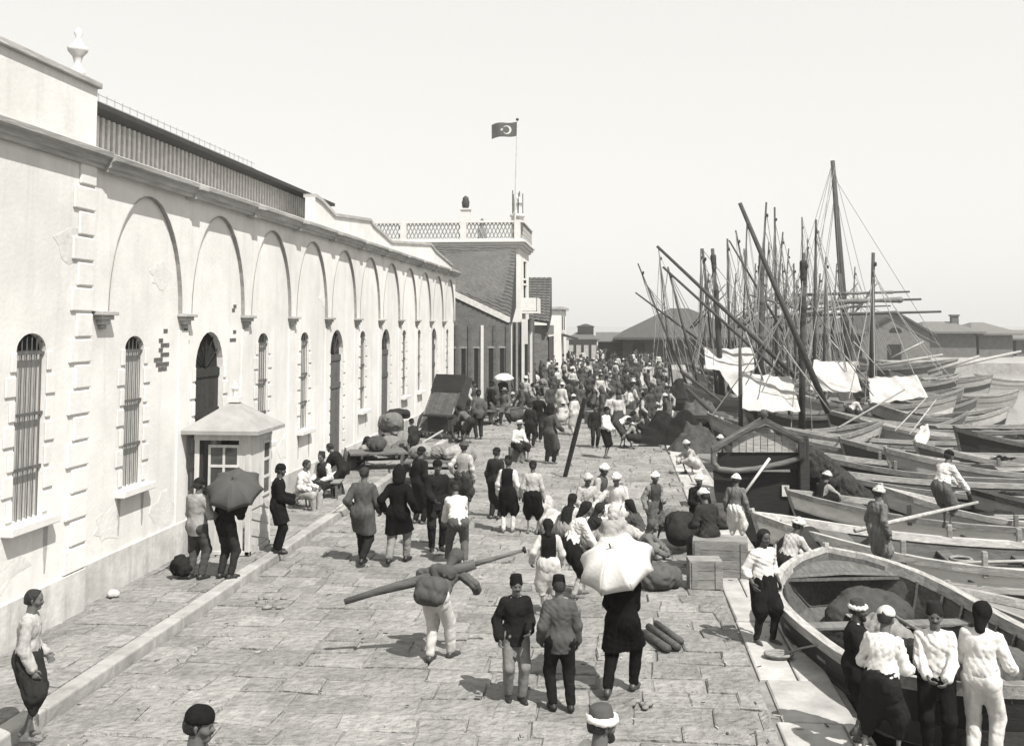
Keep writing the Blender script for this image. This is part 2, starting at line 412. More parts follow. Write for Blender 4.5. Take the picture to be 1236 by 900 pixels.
    if hat == 'fez':
        b = MB(); b.lathe([(.02, .02), (.094, .02), (.095, .035), (.078, .155), (.070, .162), (.0, .162)], 20, Mh @ Matrix.Rotation(R(-6), 4, 'X'))
        ob = b.build('fez', cloth(ht), o, True)
        b = MB(); b.tube([Mh @ Vector((0, 0, .162)), Mh @ Vector((.05, -.06, .158)), Mh @ Vector((.065, -.085, .09))], [.006, .006, .011], 6); b.build('tassel', cloth(.02), ob, True)
    elif hat == 'wrapped_fez':
        b = MB(); b.lathe([(.02, .02), (.092, .02), (.093, .06), (.080, .128), (.065, .136), (.0, .137)], 20, Mh); b.build('fez', cloth(ht), o, True)
        pr = []
        for k in range(10):
            a0, a1 = 2*math.pi*k/10, 2*math.pi*(k+1)/10
            P = lambda a: q(.088*math.sin(a), -.005+.094*math.cos(a), .045+.008*math.cos(a+.6)); pr.append((P(a0), P(a1), .026, .026, .01))
        sdf_obj('turban_wrap', [mk(pr, .011, fold=.004, seed=sd, fs=2)], cloth(.8), o)
    elif hat == 'brim':
        b = MB(); b.lathe([(.0, .045), (.165, .035), (.175, .045), (.165, .052), (.098, .056), (.092, .11), (.085, .145), (.07, .158), (.03, .150), (0, .148)], 24, Mh)
        ob = b.build('brimmed_hat', cloth(ht), o, True)
        b = MB(); b.lathe([(.099, .056), (.1005, .058), (.096, .088), (.0945, .088)], 24, Mh); b.build('hat_band', cloth(wear.get('band', .05)), ob, True)
    elif hat == 'turban':
        pr = [(q(0, -.01, .05), q(0, .0, .07), .088, .085, .02)]
        for k in range(10):
            a0, a1 = 2*math.pi*k/10, 2*math.pi*(k+1)/10
            P = lambda a: q(.072*math.sin(a), -.008+.078*math.cos(a), .052+.016*math.cos(a+.6))
            pr.append((P(a0), P(a1), .040, .040, .01))
        sdf_obj('turban', [mk(pr, max(.011, hc*.7), fold=.007, seed=sd, cuts=[(q(0, 0, .018), unit(-Uh-.15*Fh))], fs=2.2)], cloth(ht), o)
    elif hat == 'cap':
        sdf_obj('cap', [mk([(q(0, -.015, .045), q(0, .008, .05), .096, .09, .02)], max(.011, hc*.7), fold=.003, seed=sd, cuts=[(q(0, 0, .032), -Uh)])], cloth(ht), o)
    elif hat == 'hood':
        sdf_obj('hood', [mk([(q(0, -.03, .03), q(0, .0, .045), .115, .10, .03), (q(0, -.05, -.08), q(0, -.02, .05), .11, .1, .05), (q(0, -.03, .06), q(0, -.07, .16), .09, .03, .06)], max(.012, hc*.8), fold=.006, seed=sd, cuts=[(q(0, .06, .0), unit(Fh*1.0+Uh*.1))])], cloth(ht), o)
    elif hat == 'scarf':
        sdf_obj('headscarf', [mk([(q(0, -.02, .035), q(0, .008, .042), .098, .09, .02), (q(0, -.05, -.03), q(0, -.09, -.16), .07, .05, .05)], max(.011, hc*.8), fold=.005, seed=sd, cuts=[(q(0, .03, .02), unit(Fh*1.0-Uh*.4))])], cloth(ht), o)
    s = hgt/1.70
    o.scale = (s, s, s); o.location = base; o.rotation_euler = (0, 0, R(-head) if rz is None else rz)
    return o
def stand(**k): return dict(dict(lean=2), **k)
def walk(ph=1, **k):
    return dict(dict(lean=5, fL=(-.08, .24*ph, .0 if ph > 0 else .05), fR=(.08, -.24*ph, .05 if ph > 0 else 0), hL=(-.25, -.12*ph+.05, .88), hR=(.25, .18*ph+.05, .9), pz=.905), **k)
def sit(h=.42, **k):
    return dict(dict(pz=h+.1, lean=12, hp=10, fL=(-.13, .44, 0), fR=(.13, .42, 0), hL=(-.16, .36, h+.2), hR=(.16, .34, h+.2)), **k)
def crouch(**k):
    return dict(dict(pz=.30, py=-.12, lean=28, hp=0, fL=(-.16, .08, 0), fR=(.16, .12, 0), kpL=(-.5, 1, .6), kpR=(.5, 1, .6), hL=(-.12, .42, .40), hR=(.12, .42, .38), epL=(-1, 0, -.3), epR=(1, 0, -.3)), **k)
def bend(a=55, **k):
    return dict(dict(pz=.86, py=-.16, lean=a, hp=5, fL=(-.13, .05, 0), fR=(.13, -.1, 0), hL=(-.15, .55, .55), hR=(.15, .55, .52)), **k)
# ------------------------------------------------------------------ setting: quay, pavement, sea
XW, XK, XQ = -8.15, -6.36, 2.62             # warehouse wall, kerb face, quay edge
YJ = 10.9                                   # the quay widens to the right in front of this line
STONE = mat('paving_stone', .30, .9, .26, 7.0, .8, 9, .12, (1,1,1), .17, .26, dist=.11)
STONE2 = mat('coping_stone', .48, .8, .3, 2.2, .4, 8, .25, (1,1,1), .08, .2)
KERB = mat('kerb_stone', .40, .8, .25, 3, .4, 10, .2, (1,1,1), .1, .3)
DIRT = mat('packed_dirt', .25, .95, .4, 3, .6, 12, .1)
def slabs(x0, x1, y0, y1, rd, wd, z, name, m, seed, jit=.025, gap=.012, hz=.006, clip=None):
    g = random.Random(seed); vs, fs = [], []
    y = y0
    while y < y1:
        d = g.uniform(*rd); x = x0 - g.uniform(0, wd[0])
        while x < x1:
            w = g.uniform(*wd)
            xa, xb = max(x, x0), min(x+w, x1)
            if xb-xa > .12:
                c = [(xa, y), (xb, y), (xb, y+d), (xa, y+d)]
                dz = g.uniform(-hz, hz); tx, ty = g.uniform(-hz, hz), g.uniform(-hz, hz)
                o = len(vs); cc = []
                for i, (a, b) in enumerate(c):
                    ix = 1 if i in (0, 3) else -1; iy = 1 if i < 2 else -1
                    ex = xa if ix > 0 else xb
                    ja = 0 if ex in (x0, x1) else g.uniform(-jit, jit)
                    cc.append((a+ix*gap+ja*.6, b+iy*gap+g.uniform(-jit, jit), ix, iy))
                cham = .018
                for (a, b, ix, iy) in cc: vs.append((a, b, z-.05))
                for (a, b, ix, iy) in cc: vs.append((a, b, z-.014+dz))
                for (a, b, ix, iy) in cc: vs.append((a+ix*cham, b+iy*cham, z+dz+tx*ix+ty*iy))
                fs += [(o+8, o+9, o+10, o+11)]
                for k in range(4):
                    k2 = (k+1) % 4
                    fs += [(o+4+k, o+4+k2, o+8+k2, o+8+k), (o+k, o+k2, o+4+k2, o+4+k)]
            x += w
        y += d
    b = MB(); b.v, b.f, b.mi = vs, fs, [0]*len(fs)
    return struct(b.build(name, m, fix=False))
# quay body (earth and masonry), one solid with a wider near end
b = MB()
b.prism([(-60, -8, -.03), (14, -8, -.03), (14, YJ, -.03), (XQ, YJ, -.03), (XQ, 152, -.03), (-60, 152, -.03)], (0, 0, -4))
struct(b.build('quay_ground', DIRT))
slabs(XK+.02, XQ-.92, 5.0, 62, (.38, .62), (.42, .92), 0, 'quay_pavement', STONE, 3, .05, .012, .013)
slabs(XK+.02, XQ-.92, 62.02, 128, (.7, 1.0), (.9, 1.6), 0, 'quay_pavement', STONE, 4)
slabs(XQ-.90, XQ, 5.0, 128, (.9, 1.5), (.88, .92), .012, 'quay_coping', STONE2, 5, .01)
slabs(XQ+.02, 13.9, 5.0, YJ, (.5, .8), (.6, 1.1), 0, 'landing_pavement', STONE, 6)
slabs(XW-.2, XK-.26, 5.0, 52, (.42, .68), (.5, 1.0), .13, 'sidewalk', STONE, 7, .03, .012, .008)
b = MB(); b.box((-7.36, 28, .03), (1.7, 48, .14)); struct(b.build('sidewalk_bed', DIRT))
b = MB(); y = 5.0; g = random.Random(2)
while y < 54:
    d = g.uniform(.9, 1.5); dx = g.uniform(-.012, .012)
    b.box((XK-.11+dx, y+d/2, .045+g.uniform(-.01, .008)), (.24, d-.015, .21)); y += d
struct(b.build('kerb', KERB, bevel=.025))
b = MB()                                      # masonry face of the quay, courses of blocks
for c in range(3):
    y = YJ+.02
    while y < 90:
        d = g.uniform(.9, 1.6); b.box((XQ+.02+g.uniform(0, .02), y+d/2, -.28-.5*c), (.12, d-.02, .47)); y += d
struct(b.build('quay_wall_face', KERB, bevel=.02))
# sea
m = bpy.data.materials.new('sea_water'); m.use_nodes = True; n, l = m.node_tree.nodes, m.node_tree.links
p = n['Principled BSDF']; p.inputs['Base Color'].default_value = (.20, .198, .19, 1); p.inputs['Roughness'].default_value = .22; p.inputs['IOR'].default_value = 1.33
tc = n.new('ShaderNodeTexCoord'); mp = n.new('ShaderNodeMapping'); mp.inputs['Scale'].default_value = (.35, 1.3, 1); l.new(tc.outputs['Object'], mp.inputs['Vector'])
ns = n.new('ShaderNodeTexNoise'); ns.inputs['Scale'].default_value = 1.6; ns.inputs['Detail'].default_value = 5; l.new(mp.outputs['Vector'], ns.inputs['Vector'])
bp = n.new('ShaderNodeBump'); bp.inputs['Strength'].default_value = .6; bp.inputs['Distance'].default_value = .18; l.new(ns.outputs['Fac'], bp.inputs['Height']); l.new(bp.outputs['Normal'], p.inputs['Normal'])
b = MB(); ZS = -.95
b.add([(-1500, 152, ZS), (XQ, 152, ZS), (XQ, YJ, ZS), (14, YJ, ZS), (14, -60, ZS), (2500, -60, ZS), (2500, 4000, ZS), (-1500, 4000, ZS)],
      [(1, 2, 3, 6), (3, 4, 5, 6), (0, 1, 6, 7)])
struct(b.build('sea', m))
# far quay on the right with the sheds
b = MB(); b.prism([(14, 118, .2), (150, 122, .2), (150, 190, .2), (14, 190, .2)], (0, 0, -3)); struct(b.build('far_quay', KERB))
b = MB(); b.prism([(XQ+.1, 100, .15), (16, 100, .15), (16, 150, .15), (XQ+.1, 150, .15)], (0, 0, -3)); struct(b.build('pier', KERB))
# ------------------------------------------------------------------ customs warehouse
PLASTER = mat('white_plaster', .82, .9, .06, 1.6, .16, 14, .1, (1,1,1), 0, .16, streak=.10)
PLINTH = mat('stained_plaster', .66, .9, .2, 2.2, .3, 10, .1, (1,1,1), 0, .35, streak=.28)
TRIM = mat('trim_plaster', .74, .85, .08, 4, .12, 18, .15, (1,1,1), 0, .10)
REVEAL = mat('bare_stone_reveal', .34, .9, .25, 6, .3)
CORN = mat('cornice_stone', .50, .85, .3, 4, .3, 14, .15, (1, .3, 3), 0, .3)
BRICK = mat('exposed_brick', .13, .9, .4, 14, .5)
SHUT = mat('grey_shutter', .46, .7, .25, 5, .2, 12, .2, (1, 8, 1))
VOID = mat('dark_interior', .02, .9, .2, 4, 0)
DARKW = wood(.05)
def arch_pts(yc, hw, zs, rise, n=12):
    return [(yc-hw*math.cos(math.pi*k/n), zs+rise*math.sin(math.pi*k/n)) for k in range(n+1)]
def wall_bay(b, x, y0, y1, z0, z1, op, depth):
    """front wall in the plane x (facing +X) for one bay with one arched opening; reveals go back by depth"""
    if op is None:
        b.add([(x, y0, z0), (x, y1, z0), (x, y1, z1), (x, y0, z1)], [(0, 1, 2, 3)]); return
    yc, hw, zb, zs, rise = op; P = arch_pts(yc, hw, zs, rise)
    q = lambda a, c, d, e: b.add([(x, a, c), (x, d, c), (x, d, e), (x, a, e)], [(0, 1, 2, 3)])
    q(y0, z0, yc-hw, z1); q(yc+hw, z0, y1, z1)
    if zb > z0: q(yc-hw, z0, yc+hw, zb)
    for (a, za), (c, zc) in zip(P, P[1:]): b.add([(x, a, za), (x, c, zc), (x, c, z1), (x, a, z1)], [(0, 1, 2, 3)])
    loop = [(yc-hw, zb)]+P+[(yc+hw, zb)]
    for (a, za), (c, zc) in zip(loop, loop[1:]+loop[:1]):
        b.add([(x, a, za), (x, c, zc), (x-depth, c, zc), (x-depth, a, za)], [(0, 1, 2, 3)])
Y0W, BAY, NB = 15.4, 3.22, 11
YP = 15.05                                   # end of the taller corner pavilion
YE = Y0W+BAY*NB
wh = thing('customs_warehouse', 'long whitewashed warehouse with blind arches, barred windows and tall arched doors lining the quay', 'warehouse', (0, 0, 0))
wm = MB(); ZC = 6.86
ops = []
WPX = {0: 163, 2: 318, 3: 368, 5: 438, 7: 488, 8: 506, 10: 540}; DPX = {1: 254, 4: 407, 6: 466, 9: 524}
def ywall(px, x=XW): 
    d = ray(px, 400); return x*d.y/d.x
for k in range(NB):
    y0, y1 = Y0W+BAY*k, Y0W+BAY*(k+1)
    if k in WPX: op = (ywall(WPX[k]), .34, 1.72, 4.0, .22); ops.append(('w', op))
    else: op = (ywall(DPX[k]), .70, .14, 3.55, .72); ops.append(('d', op))
    wall_bay(wm, XW, y0, y1, -.1, ZC, op, .12 if k in WPX else .14)
XP = XW+.09                                  # end pavilion stands proud
opw = (ywall(39, XP), .36, 1.75, 4.05, .24)
wall_bay(wm, XP, 6.0, YP, -.1, ZC+.1, opw, .13); wall_bay(wm, XW, YP, Y0W, -.1, ZC, None, 0)
wm.add([(XP, YP, -.1), (XW-.4, YP, -.1), (XW-.4, YP, 8.1), (XP, YP, 8.1)], [(0, 1, 2, 3)])
wm.add([(XP, 6, ZC+.1), (XP, YP, ZC+.1), (XP, YP, 8.1), (XP, 6, 8.1)], [(0, 1, 2, 3)])
wm.add([(XW, YE, -.1), (XW-14, YE, -.1), (XW-14, YE, ZC), (XW, YE, ZC)], [(0, 1, 2, 3)])
wm.build('wall', PLASTER, wh, fix=False)
# plinth: stained low band, broken by the doors
b = MB(); segs = [(6.0, YP-.02, XP)]
e = YP+.02
for k in range(NB):
    if k in DPX:
        yc = ops[k][1][0]; segs.append((e, yc-.68, XW)); e = yc+.68
segs.append((e, YE, XW))
for a, c, x in segs: b.box((x+.021, (a+c)/2, .42), (.05, c-a, .66))
b.build('plinth', PLINTH, wh, bevel=.01)
# blind-arch layer: spandrels above the corbels
xf = XW+.065; zcb = 4.62
for k in range(NB):
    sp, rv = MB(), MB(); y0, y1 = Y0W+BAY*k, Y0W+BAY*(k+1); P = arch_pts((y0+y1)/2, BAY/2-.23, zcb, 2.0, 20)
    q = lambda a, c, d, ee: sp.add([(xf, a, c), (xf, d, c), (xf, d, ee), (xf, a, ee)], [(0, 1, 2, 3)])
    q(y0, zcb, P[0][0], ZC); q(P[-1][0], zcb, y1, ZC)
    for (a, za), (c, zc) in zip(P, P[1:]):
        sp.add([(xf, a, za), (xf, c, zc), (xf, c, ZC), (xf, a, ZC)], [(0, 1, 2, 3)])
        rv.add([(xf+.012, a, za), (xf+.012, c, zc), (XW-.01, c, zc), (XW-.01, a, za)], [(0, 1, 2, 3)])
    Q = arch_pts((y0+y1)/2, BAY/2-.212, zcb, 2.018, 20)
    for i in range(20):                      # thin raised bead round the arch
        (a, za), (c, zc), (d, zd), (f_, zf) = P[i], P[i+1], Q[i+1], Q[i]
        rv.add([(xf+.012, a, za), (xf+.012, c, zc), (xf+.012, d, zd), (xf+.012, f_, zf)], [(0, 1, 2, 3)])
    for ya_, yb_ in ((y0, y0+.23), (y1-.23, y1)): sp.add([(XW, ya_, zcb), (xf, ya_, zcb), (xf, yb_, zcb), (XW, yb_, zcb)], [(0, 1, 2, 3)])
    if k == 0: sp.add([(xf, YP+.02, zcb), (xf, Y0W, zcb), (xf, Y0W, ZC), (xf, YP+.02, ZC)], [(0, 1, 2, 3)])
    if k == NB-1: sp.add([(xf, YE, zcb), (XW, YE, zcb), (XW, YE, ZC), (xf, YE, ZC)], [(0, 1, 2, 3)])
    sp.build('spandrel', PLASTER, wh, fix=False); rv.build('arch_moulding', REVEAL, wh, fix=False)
# corbels under each pier
def corbel(y):
    b = MB()
    b.box((XW+.08, y, zcb-.035), (.20, .54, .06)); b.box((XW+.06, y, zcb-.10), (.15, .40, .07)); b.box((XW+.05, y, zcb-.17), (.11, .27, .08)); b.box((XW+.03, y, zcb-.245), (.08, .15, .07))
    return b.build('corbel', CORN, wh, bevel=.01)
for k in range(1, NB): corbel(Y0W+BAY*k)
corbel(Y0W+.1)
# shallow pilaster shafts below the corbels
for k in range(1, NB):
    b = MB(); b.box((XW+.012, Y0W+BAY*k, 2.5), (.04, .42, 3.6)); b.build('pilaster', PLASTER, wh, bevel=.008)
def cornice(y0, y1, x, z, top=True):
    prof = [(0, 0), (.07, 0), (.08, .05), (.12, .07), (.14, .15), (.21, .18), (.22, .25), (.05, .32), (0, .32)]
    b = MB(); b.prism([(x+a, y0, z+h) for a, h in prof], (0, y1-y0, 0)); return b
cornice(YP+.16, YE+.15, XW+.135, ZC-.06).build('cornice', CORN, wh)
cornice(5.5, YP+.15, XP, ZC-.02).build('cornice', CORN, wh)
for k in range(1, NB):                        # small brackets where piers meet the cornice
    b = MB(); b.box((XW+.15, Y0W+BAY*k, ZC-.02), (.22, .30, .14)); b.box((XW+.22, Y0W+BAY*k, ZC+.13), (.34, .36, .1)); b.build('cornice_block', CORN, wh, bevel=.01)
b = MB(); b.box((XP-.06, (5.5+YP)/2, 8.13), (.26, YP-5.5+.06, .10)); b.build('parapet_coping', CORN, wh, bevel=.015)
b = MB()                                      # pavilion corner quoins
for i in range(17):
    z = .55+i*.385
    b.box((XP+.015, YP-.24-(.08 if i % 2 else 0), z), (.05, .46+(.16 if i % 2 else 0), .35))
b.build('quoins', PLASTER, wh, bevel=.02)
# urn finial on the parapet corner
b = MB(); pc = AT(97, 92, 15.6)
b.lathe([(r_*.72, z_*.78) for r_, z_ in [(.16, 0), (.16, .16), (.09, .2), (.07, .3), (.11, .42), (.20, .52), (.22, .60), (.12, .64), (.09, .72), (.05, .80), (.09, .88), (.05, .96), (0, 1.0)]], 14, Matrix.Translation((XP-.15, 14.7, 8.18)))
b.build('urn_finial', TRIM, wh, True)
def surround(y, hw, z0, z1, x, parent):
    n = int((z1-z0)/.33)
    for s in (-1, 1):
        b = MB()
        for i in range(n):
            z = z0+.17+i*.33; l_ = .24 if i % 2 else .13
            b.box((x+.012, y+s*(hw+l_/2+.01), z), (.026, l_, .27))
        b.build('quoins', PLASTER, parent, bevel=.015)
def window(op, x, depth, bars=5):
    yc, hw, zb, zs, rise = op
    P = arch_pts(yc, hw+.0, zs, rise, 10); xd = x-depth+.02
    w = MB(); w.prism([(xd, yc-hw, zb), (xd, yc+hw, zb), (xd, yc+hw, zs), (xd, yc-hw, zs)], (-.05, 0, 0)); o = w.build('window', SHUT, wh)
    b = MB(); b.prism([(xd+.01, a, z) for a, z in P], (-.05, 0, 0)); b.build('lunette', VOID, o)
    b = MB()
    for i in range(bars):
        y = yc-hw+2*hw*(i+.5)/bars; b.tube([(x-.035, y, zb), (x-.035, y, zs+rise*.8)], .009, 5)
    for f_ in (.30, .62, .985): b.box((x-.035, yc, zb+(zs-zb)*f_), (.03, 2*hw, .045))
    b.build('grille', mat('grille_iron', .12, .6, .3, 12, .2), o)
    b = MB(); b.box((x+.06, yc, zb-.07), (.22, 2*hw+.46, .12)); b.build('sill', TRIM, o, bevel=.015)
    gg = random.Random(int(yc*10)); b = MB()      # grime that has run down from the ends of the sill
    for s in (-1, 1):
        y0_ = yc+s*(hw+gg.uniform(.05, .2)); L_ = gg.uniform(.35, .8); P = []
        for k in range(7): P.append((x+.003, y0_-.05*(1-k/6)**.6-gg.uniform(0, .02), zb-.13-L_*k/6))
        for k in range(6, -1, -1): P.append((x+.003, y0_+.05*(1-k/6)**.6+gg.uniform(.004, .02), zb-.13-L_*k/6))
        b.prism(P, (-.01, 0, 0))
    b.build('run_stain', mat('grime', .46, .9, .2, 5, .2, 14, .1, (1,1,1), 0, .2), o)
    surround(yc, hw, zb, zs+.2, x, o)
def door(op, x, depth):
    yc, hw, zb, zs, rise = op; xd = x-depth+.02
    w = MB()
    for i in range(6):
        y = yc-hw+2*hw*(i+.5)/6; w.box((xd, y, (zb+zs)/2), (.05, 2*hw/6-.012, zs-zb))
    for z in (zb+.3, zs-.9, zs-.1): w.box((xd+.035, yc, z), (.03, 2*hw, .16))
    o = w.build('door', wood(.045 if yc < 22 else .13), wh)  # first door, grille too, coloured near black to paint an open unlit interior
    P = arch_pts(yc, hw, zs, rise, 12); b = MB(); b.prism([(xd-.01, a, z) for a, z in P], (-.05, 0, 0)); b.build('lunette', VOID, o)
    b = MB()
    for a in range(1, 6):
        t = math.pi*a/6; b.tube([(xd+.03, yc, zs), (xd+.03, yc-hw*math.cos(t)*.97, zs+rise*math.sin(t)*.97)], .016, 6)
    b.build('fan_grille', VOID if yc < 22 else IRON, o)
    surround(yc, hw, zb+.5, zs+.1, x, o)
for kind, op in ops:
    if kind == 'w': window(op, XW, .12)
    else: door(op, XW, .14)
window(opw, XP, .13, 6)
# exposed brick where the plaster has fallen
b = MB(); g = random.Random(5)
for (px, py, nx, ny) in ((197, 425, 3, 9), (283, 372, 1, 3), (283, 410, 2, 4), (224, 410, 2, 5)):
    for i in range(nx):
        for j in range(ny):
            if g.random() < .60:
                y = ywall(px)+(i-nx/2)*.18+(j % 2)*.08; z = AT(px, py, ywall(px)).z+(ny/2-j)*.085
                b.box((XW+.003, y, z), (.012, .16, .07))
b.build('exposed_bricks', BRICK, wh)
# old repairs: irregular skim patches on the plaster
g = random.Random(14); b_ = mat('patch_plaster', .76, .9, .12, 3, .3, 14, .1, (1,1,1), 0, .25)
for (yc, zc, r) in ((13.0, 1.3, .55), (15.9, 1.2, .4), (17.9, 1.05, .5), (17.6, 5.3, .4), (21.5, 2.6, .35), (24.6, 1.4, .45), (27.9, 5.2, .4), (10.8, 4.6, .6), (14.4, 5.6, .45)):
    P = []
    for k in range(15):
        a = 2*math.pi*k/15; q_ = r*g.uniform(.55, 1.1); P.append(((XP if yc < YP else XW)+.004, yc+q_*math.cos(a)*1.2, zc+q_*math.sin(a)*.8))
    b = MB(); b.prism(P, (-.02, 0, 0)); b.build('plaster_patch', b_, wh)
# clerestory roof lantern behind the parapet
xs = XW-2.0; za, zb_ = 7.0, 8.55; ya, yb = 14.9, ywall(383, xs)
b = MB(); b.box((xs-.06, (ya+yb)/2, 7.65), (.08, yb-ya, 1.75)); b.box((xs-3.0, yb, 7.65), (5.9, .08, 1.75)); cl = b.build('lantern_wall', mat('lantern_boards', .40, .8, .2, 6, .2), wh)
b = MB(); y = ya+.1
while y < yb:
    b.box((xs+.0, y, 7.68), (.05, .10, 1.7)); y += .22
b.build('louvre_slats', mat('lantern_slats', .72, .8, .2, 6, .2), cl)
b = MB(); b.prism([(xs+.45, ya-.1, 8.50), (xs+.45, ya-.1, 8.60), (xs-3, ya-.1, 9.15), (xs-6.4, ya-.1, 8.6), (xs-6.4, ya-.1, 8.5)], (0, yb-ya+.5, 0)); b.build('lantern_roof', mat('tarred_roof', .045, .8, .3, 5, .2), wh)
b = MB(); y = ya
while y < yb-6:
    b.tube([(xs-.1, y, 8.6), (xs-.1, y, 9.02)], .012, 5); y += .33
for z in (8.85, 8.98): b.tube([(xs-.1, ya, z), (xs-.1, yb-6, z)], .008, 5)
b.build('roof_railing', mat('pale_iron', .5, .6, .2, 8, .1), wh)
# low main roof behind the cornice and the stepped gable parapet farther on
TILE = mat('roof_tile', .11, .85, .35, 5, .5, 10, .15, (1,1,1), .1, .2)
b = MB(); b.prism([(XW-.1, Y0W, ZC-.1), (XW-.1, Y0W, ZC+.02), (XW-7, Y0W, ZC+.9), (XW-14, Y0W, ZC)], (0, YE-Y0W-.05, 0)); b.build('roof', TRIM, wh)
prof = []
for px, py in ((378, 238), (386, 244), (402, 261), (445, 267), (449, 273), (471, 293), (519, 296), (525, 304), (545, 321)):
    Yp = ywall(px, XW-.9); prof.append((Yp, AT(px, py, Yp).z))
poly = [(XW-.9, prof[0][0], 6.9)]+[(XW-.9, y, z) for y, z in prof]+[(XW-.9, prof[-1][0], 6.9)]
b = MB(); b.prism(poly[::-1], (-.3, 0, 0)); gp = b.build('gable_parapet', PLASTER, wh)
b = MB()
for (y0, z0), (y1, z1) in zip(prof, prof[1:]):
    b.prism([(XW-.84, y0, z0), (XW-.84, y1, z1), (XW-.84, y1, z1+.10), (XW-.84, y0, z0+.10)], (-.42, 0, 0))
b.build('parapet_coping', CORN, gp)
# ------------------------------------------------------------------ lodge with tiled roofs, white block with balustrade, flag
def tile_roof(name, parent, A, B, C_, D, rows=16, m=TILE, th=.12):
    """sloping tiled face: A-B eave, D-C ridge; rows of overlapping tiles"""
    A, B, C_, D = map(Vector, (A, B, C_, D)); b = MB(); nrm = (B-A).cross(D-A).normalized()
    if nrm.z < 0: nrm = -nrm
    cols = max(6, int((B-A).length/.5))
    for r in range(rows):
        t0, t1 = r/rows, (r+1.15)/rows
        for c in range(cols):
            s0, s1 = c/cols, (c+1)/cols
            p = lambda s, t: (A*(1-s)+B*s)*(1-min(t, 1))+(D*(1-s)+C_*s)*min(t, 1)
            q = [p(s0, t0)+nrm*.07, p((s0+s1)/2, t0)+nrm*.12, p(s1, t0)+nrm*.07, p(s1, t1), p((s0+s1)/2, t1)+nrm*.05, p(s0, t1)]
            b.add(q, [(0, 1, 4, 5), (1, 2, 3, 4)])
            b.add([q[0], q[1], q[2], q[2]-nrm*.1, q[0]-nrm*.1], [(0, 1, 2, 3, 4)])
    b.add([A, B, C_, D, A-nrm*th, B-nrm*th, C_-nrm*th, D-nrm*th], [(4, 5, 6, 7), (0, 1, 5, 4), (1, 2, 6, 5), (2, 3, 7, 6), (3, 0, 4, 7)])
    return b.build(name, m, parent, fix=False)
lg = thing('harbour_lodge', 'dark timber lodge under a large steep tiled roof just beyond the white warehouse', 'lodge')
Yl0, Yl1 = YE+.3, 92.0
b = MB(); b.box((XW-.6, (Yl0+Yl1)/2, 2.4), (.5, Yl1-Yl0, 5.0)); b.build('wall', mat('brown_boarding', .15, .85, .3, 4, .4, 14, .15, (1, 6, 1)), lg)
b = MB(); y = Yl0+.2
while y < Yl1:
    b.box((XW-.32, y, 2.2), (.08, .12, 4.4)); y += .9
b.build('boarding_battens', wood(.2), lg)
for px in (556, 570, 582):
    Y = ywall(px); b = MB(); b.box((XW-.31, Y, 2.3), (.08, .9, 2.6)); o = b.build('window', VOID, lg)
    b = MB(); b.box((XW-.28, Y-.5, 2.3), (.1, .1, 2.8)); b.box((XW-.28, Y+.5, 2.3), (.1, .1, 2.8)); b.box((XW-.28, Y, 3.65), (.1, 1.1, .1)); b.build('frame', TRIM, o)
for px in (589, 603, 612):                     # verandah posts towards the street
    Y = ywall(px, XW+.6); b = MB(); b.box((XW+.6, Y, 2.2), (.34 if px == 589 else .2, .34, 4.5)); b.build('post', TRIM if px == 589 else DARKW, lg, bevel=.02)
eA, eB = AT(540, 348, 52.2), AT(616, 384, 54.0)
rA, rB = AT(470, 297, 60.5), AT(623, 297, 60.0)
tile_roof('tiled_roof', lg, eA, eB, rB, rA, 20)
def bargeboard(parent, A, B, m, w=.34, scal=True):
    b = MB(); A, B = Vector(A), Vector(B); n = int((B-A).length/.28)
    for i in range(n):
        p, q = A.lerp(B, i/n), A.lerp(B, (i+1)/n)
        b.prism([p, q, q-Vector((0, 0, w*.75)), p.lerp(q, .5)-Vector((0, 0, w)), p-Vector((0, 0, w*.75))], (0, -.08, 0))
    return b.build('bargeboard', m, parent)
bargeboard(lg, eA+Vector((0, -.06, .05)), eB+Vector((0, -.06, .05)), mat('worn_barge', .52))
b = MB(); b.prism([eB, rB, rB-Vector((0, 0, 3.6)), eB-Vector((0, 0, .6))], (-.15, 0, 0)); b.build('gable_end', DARKW, lg)
b = MB(); b.prism([eA-Vector((0, 0, .3)), eB-Vector((0, 0, .3)), (eB.x, eB.y, 0), (eA.x, eA.y, 0)], (0, .3, 0)); b.build('front_wall', wood(.13), lg)
for t in (.08, .25, .45, .68, .86):
    p = eA.lerp(eB, t); b = MB(); b.box((p.x, p.y-.02, 2.1), (.26, .06, 2.2)); o = b.build('window', VOID, lg); b = MB(); b.box((p.x-.16, p.y-.04, 2.1), (.06, .08, 2.4)); b.box((p.x, p.y-.05, 3.25), (.4, .08, .1)); b.build('frame', mat('worn_frame', .3), o)
for t in (.15, .35, .55, .75, .95):
    p = eA.lerp(eB, t); b = MB(); b.box((p.x, p.y-.06, 2.2), (.14, .14, 4.4)); b.build('front_post', TRIM if t in (.55,) else wood(.14), lg)
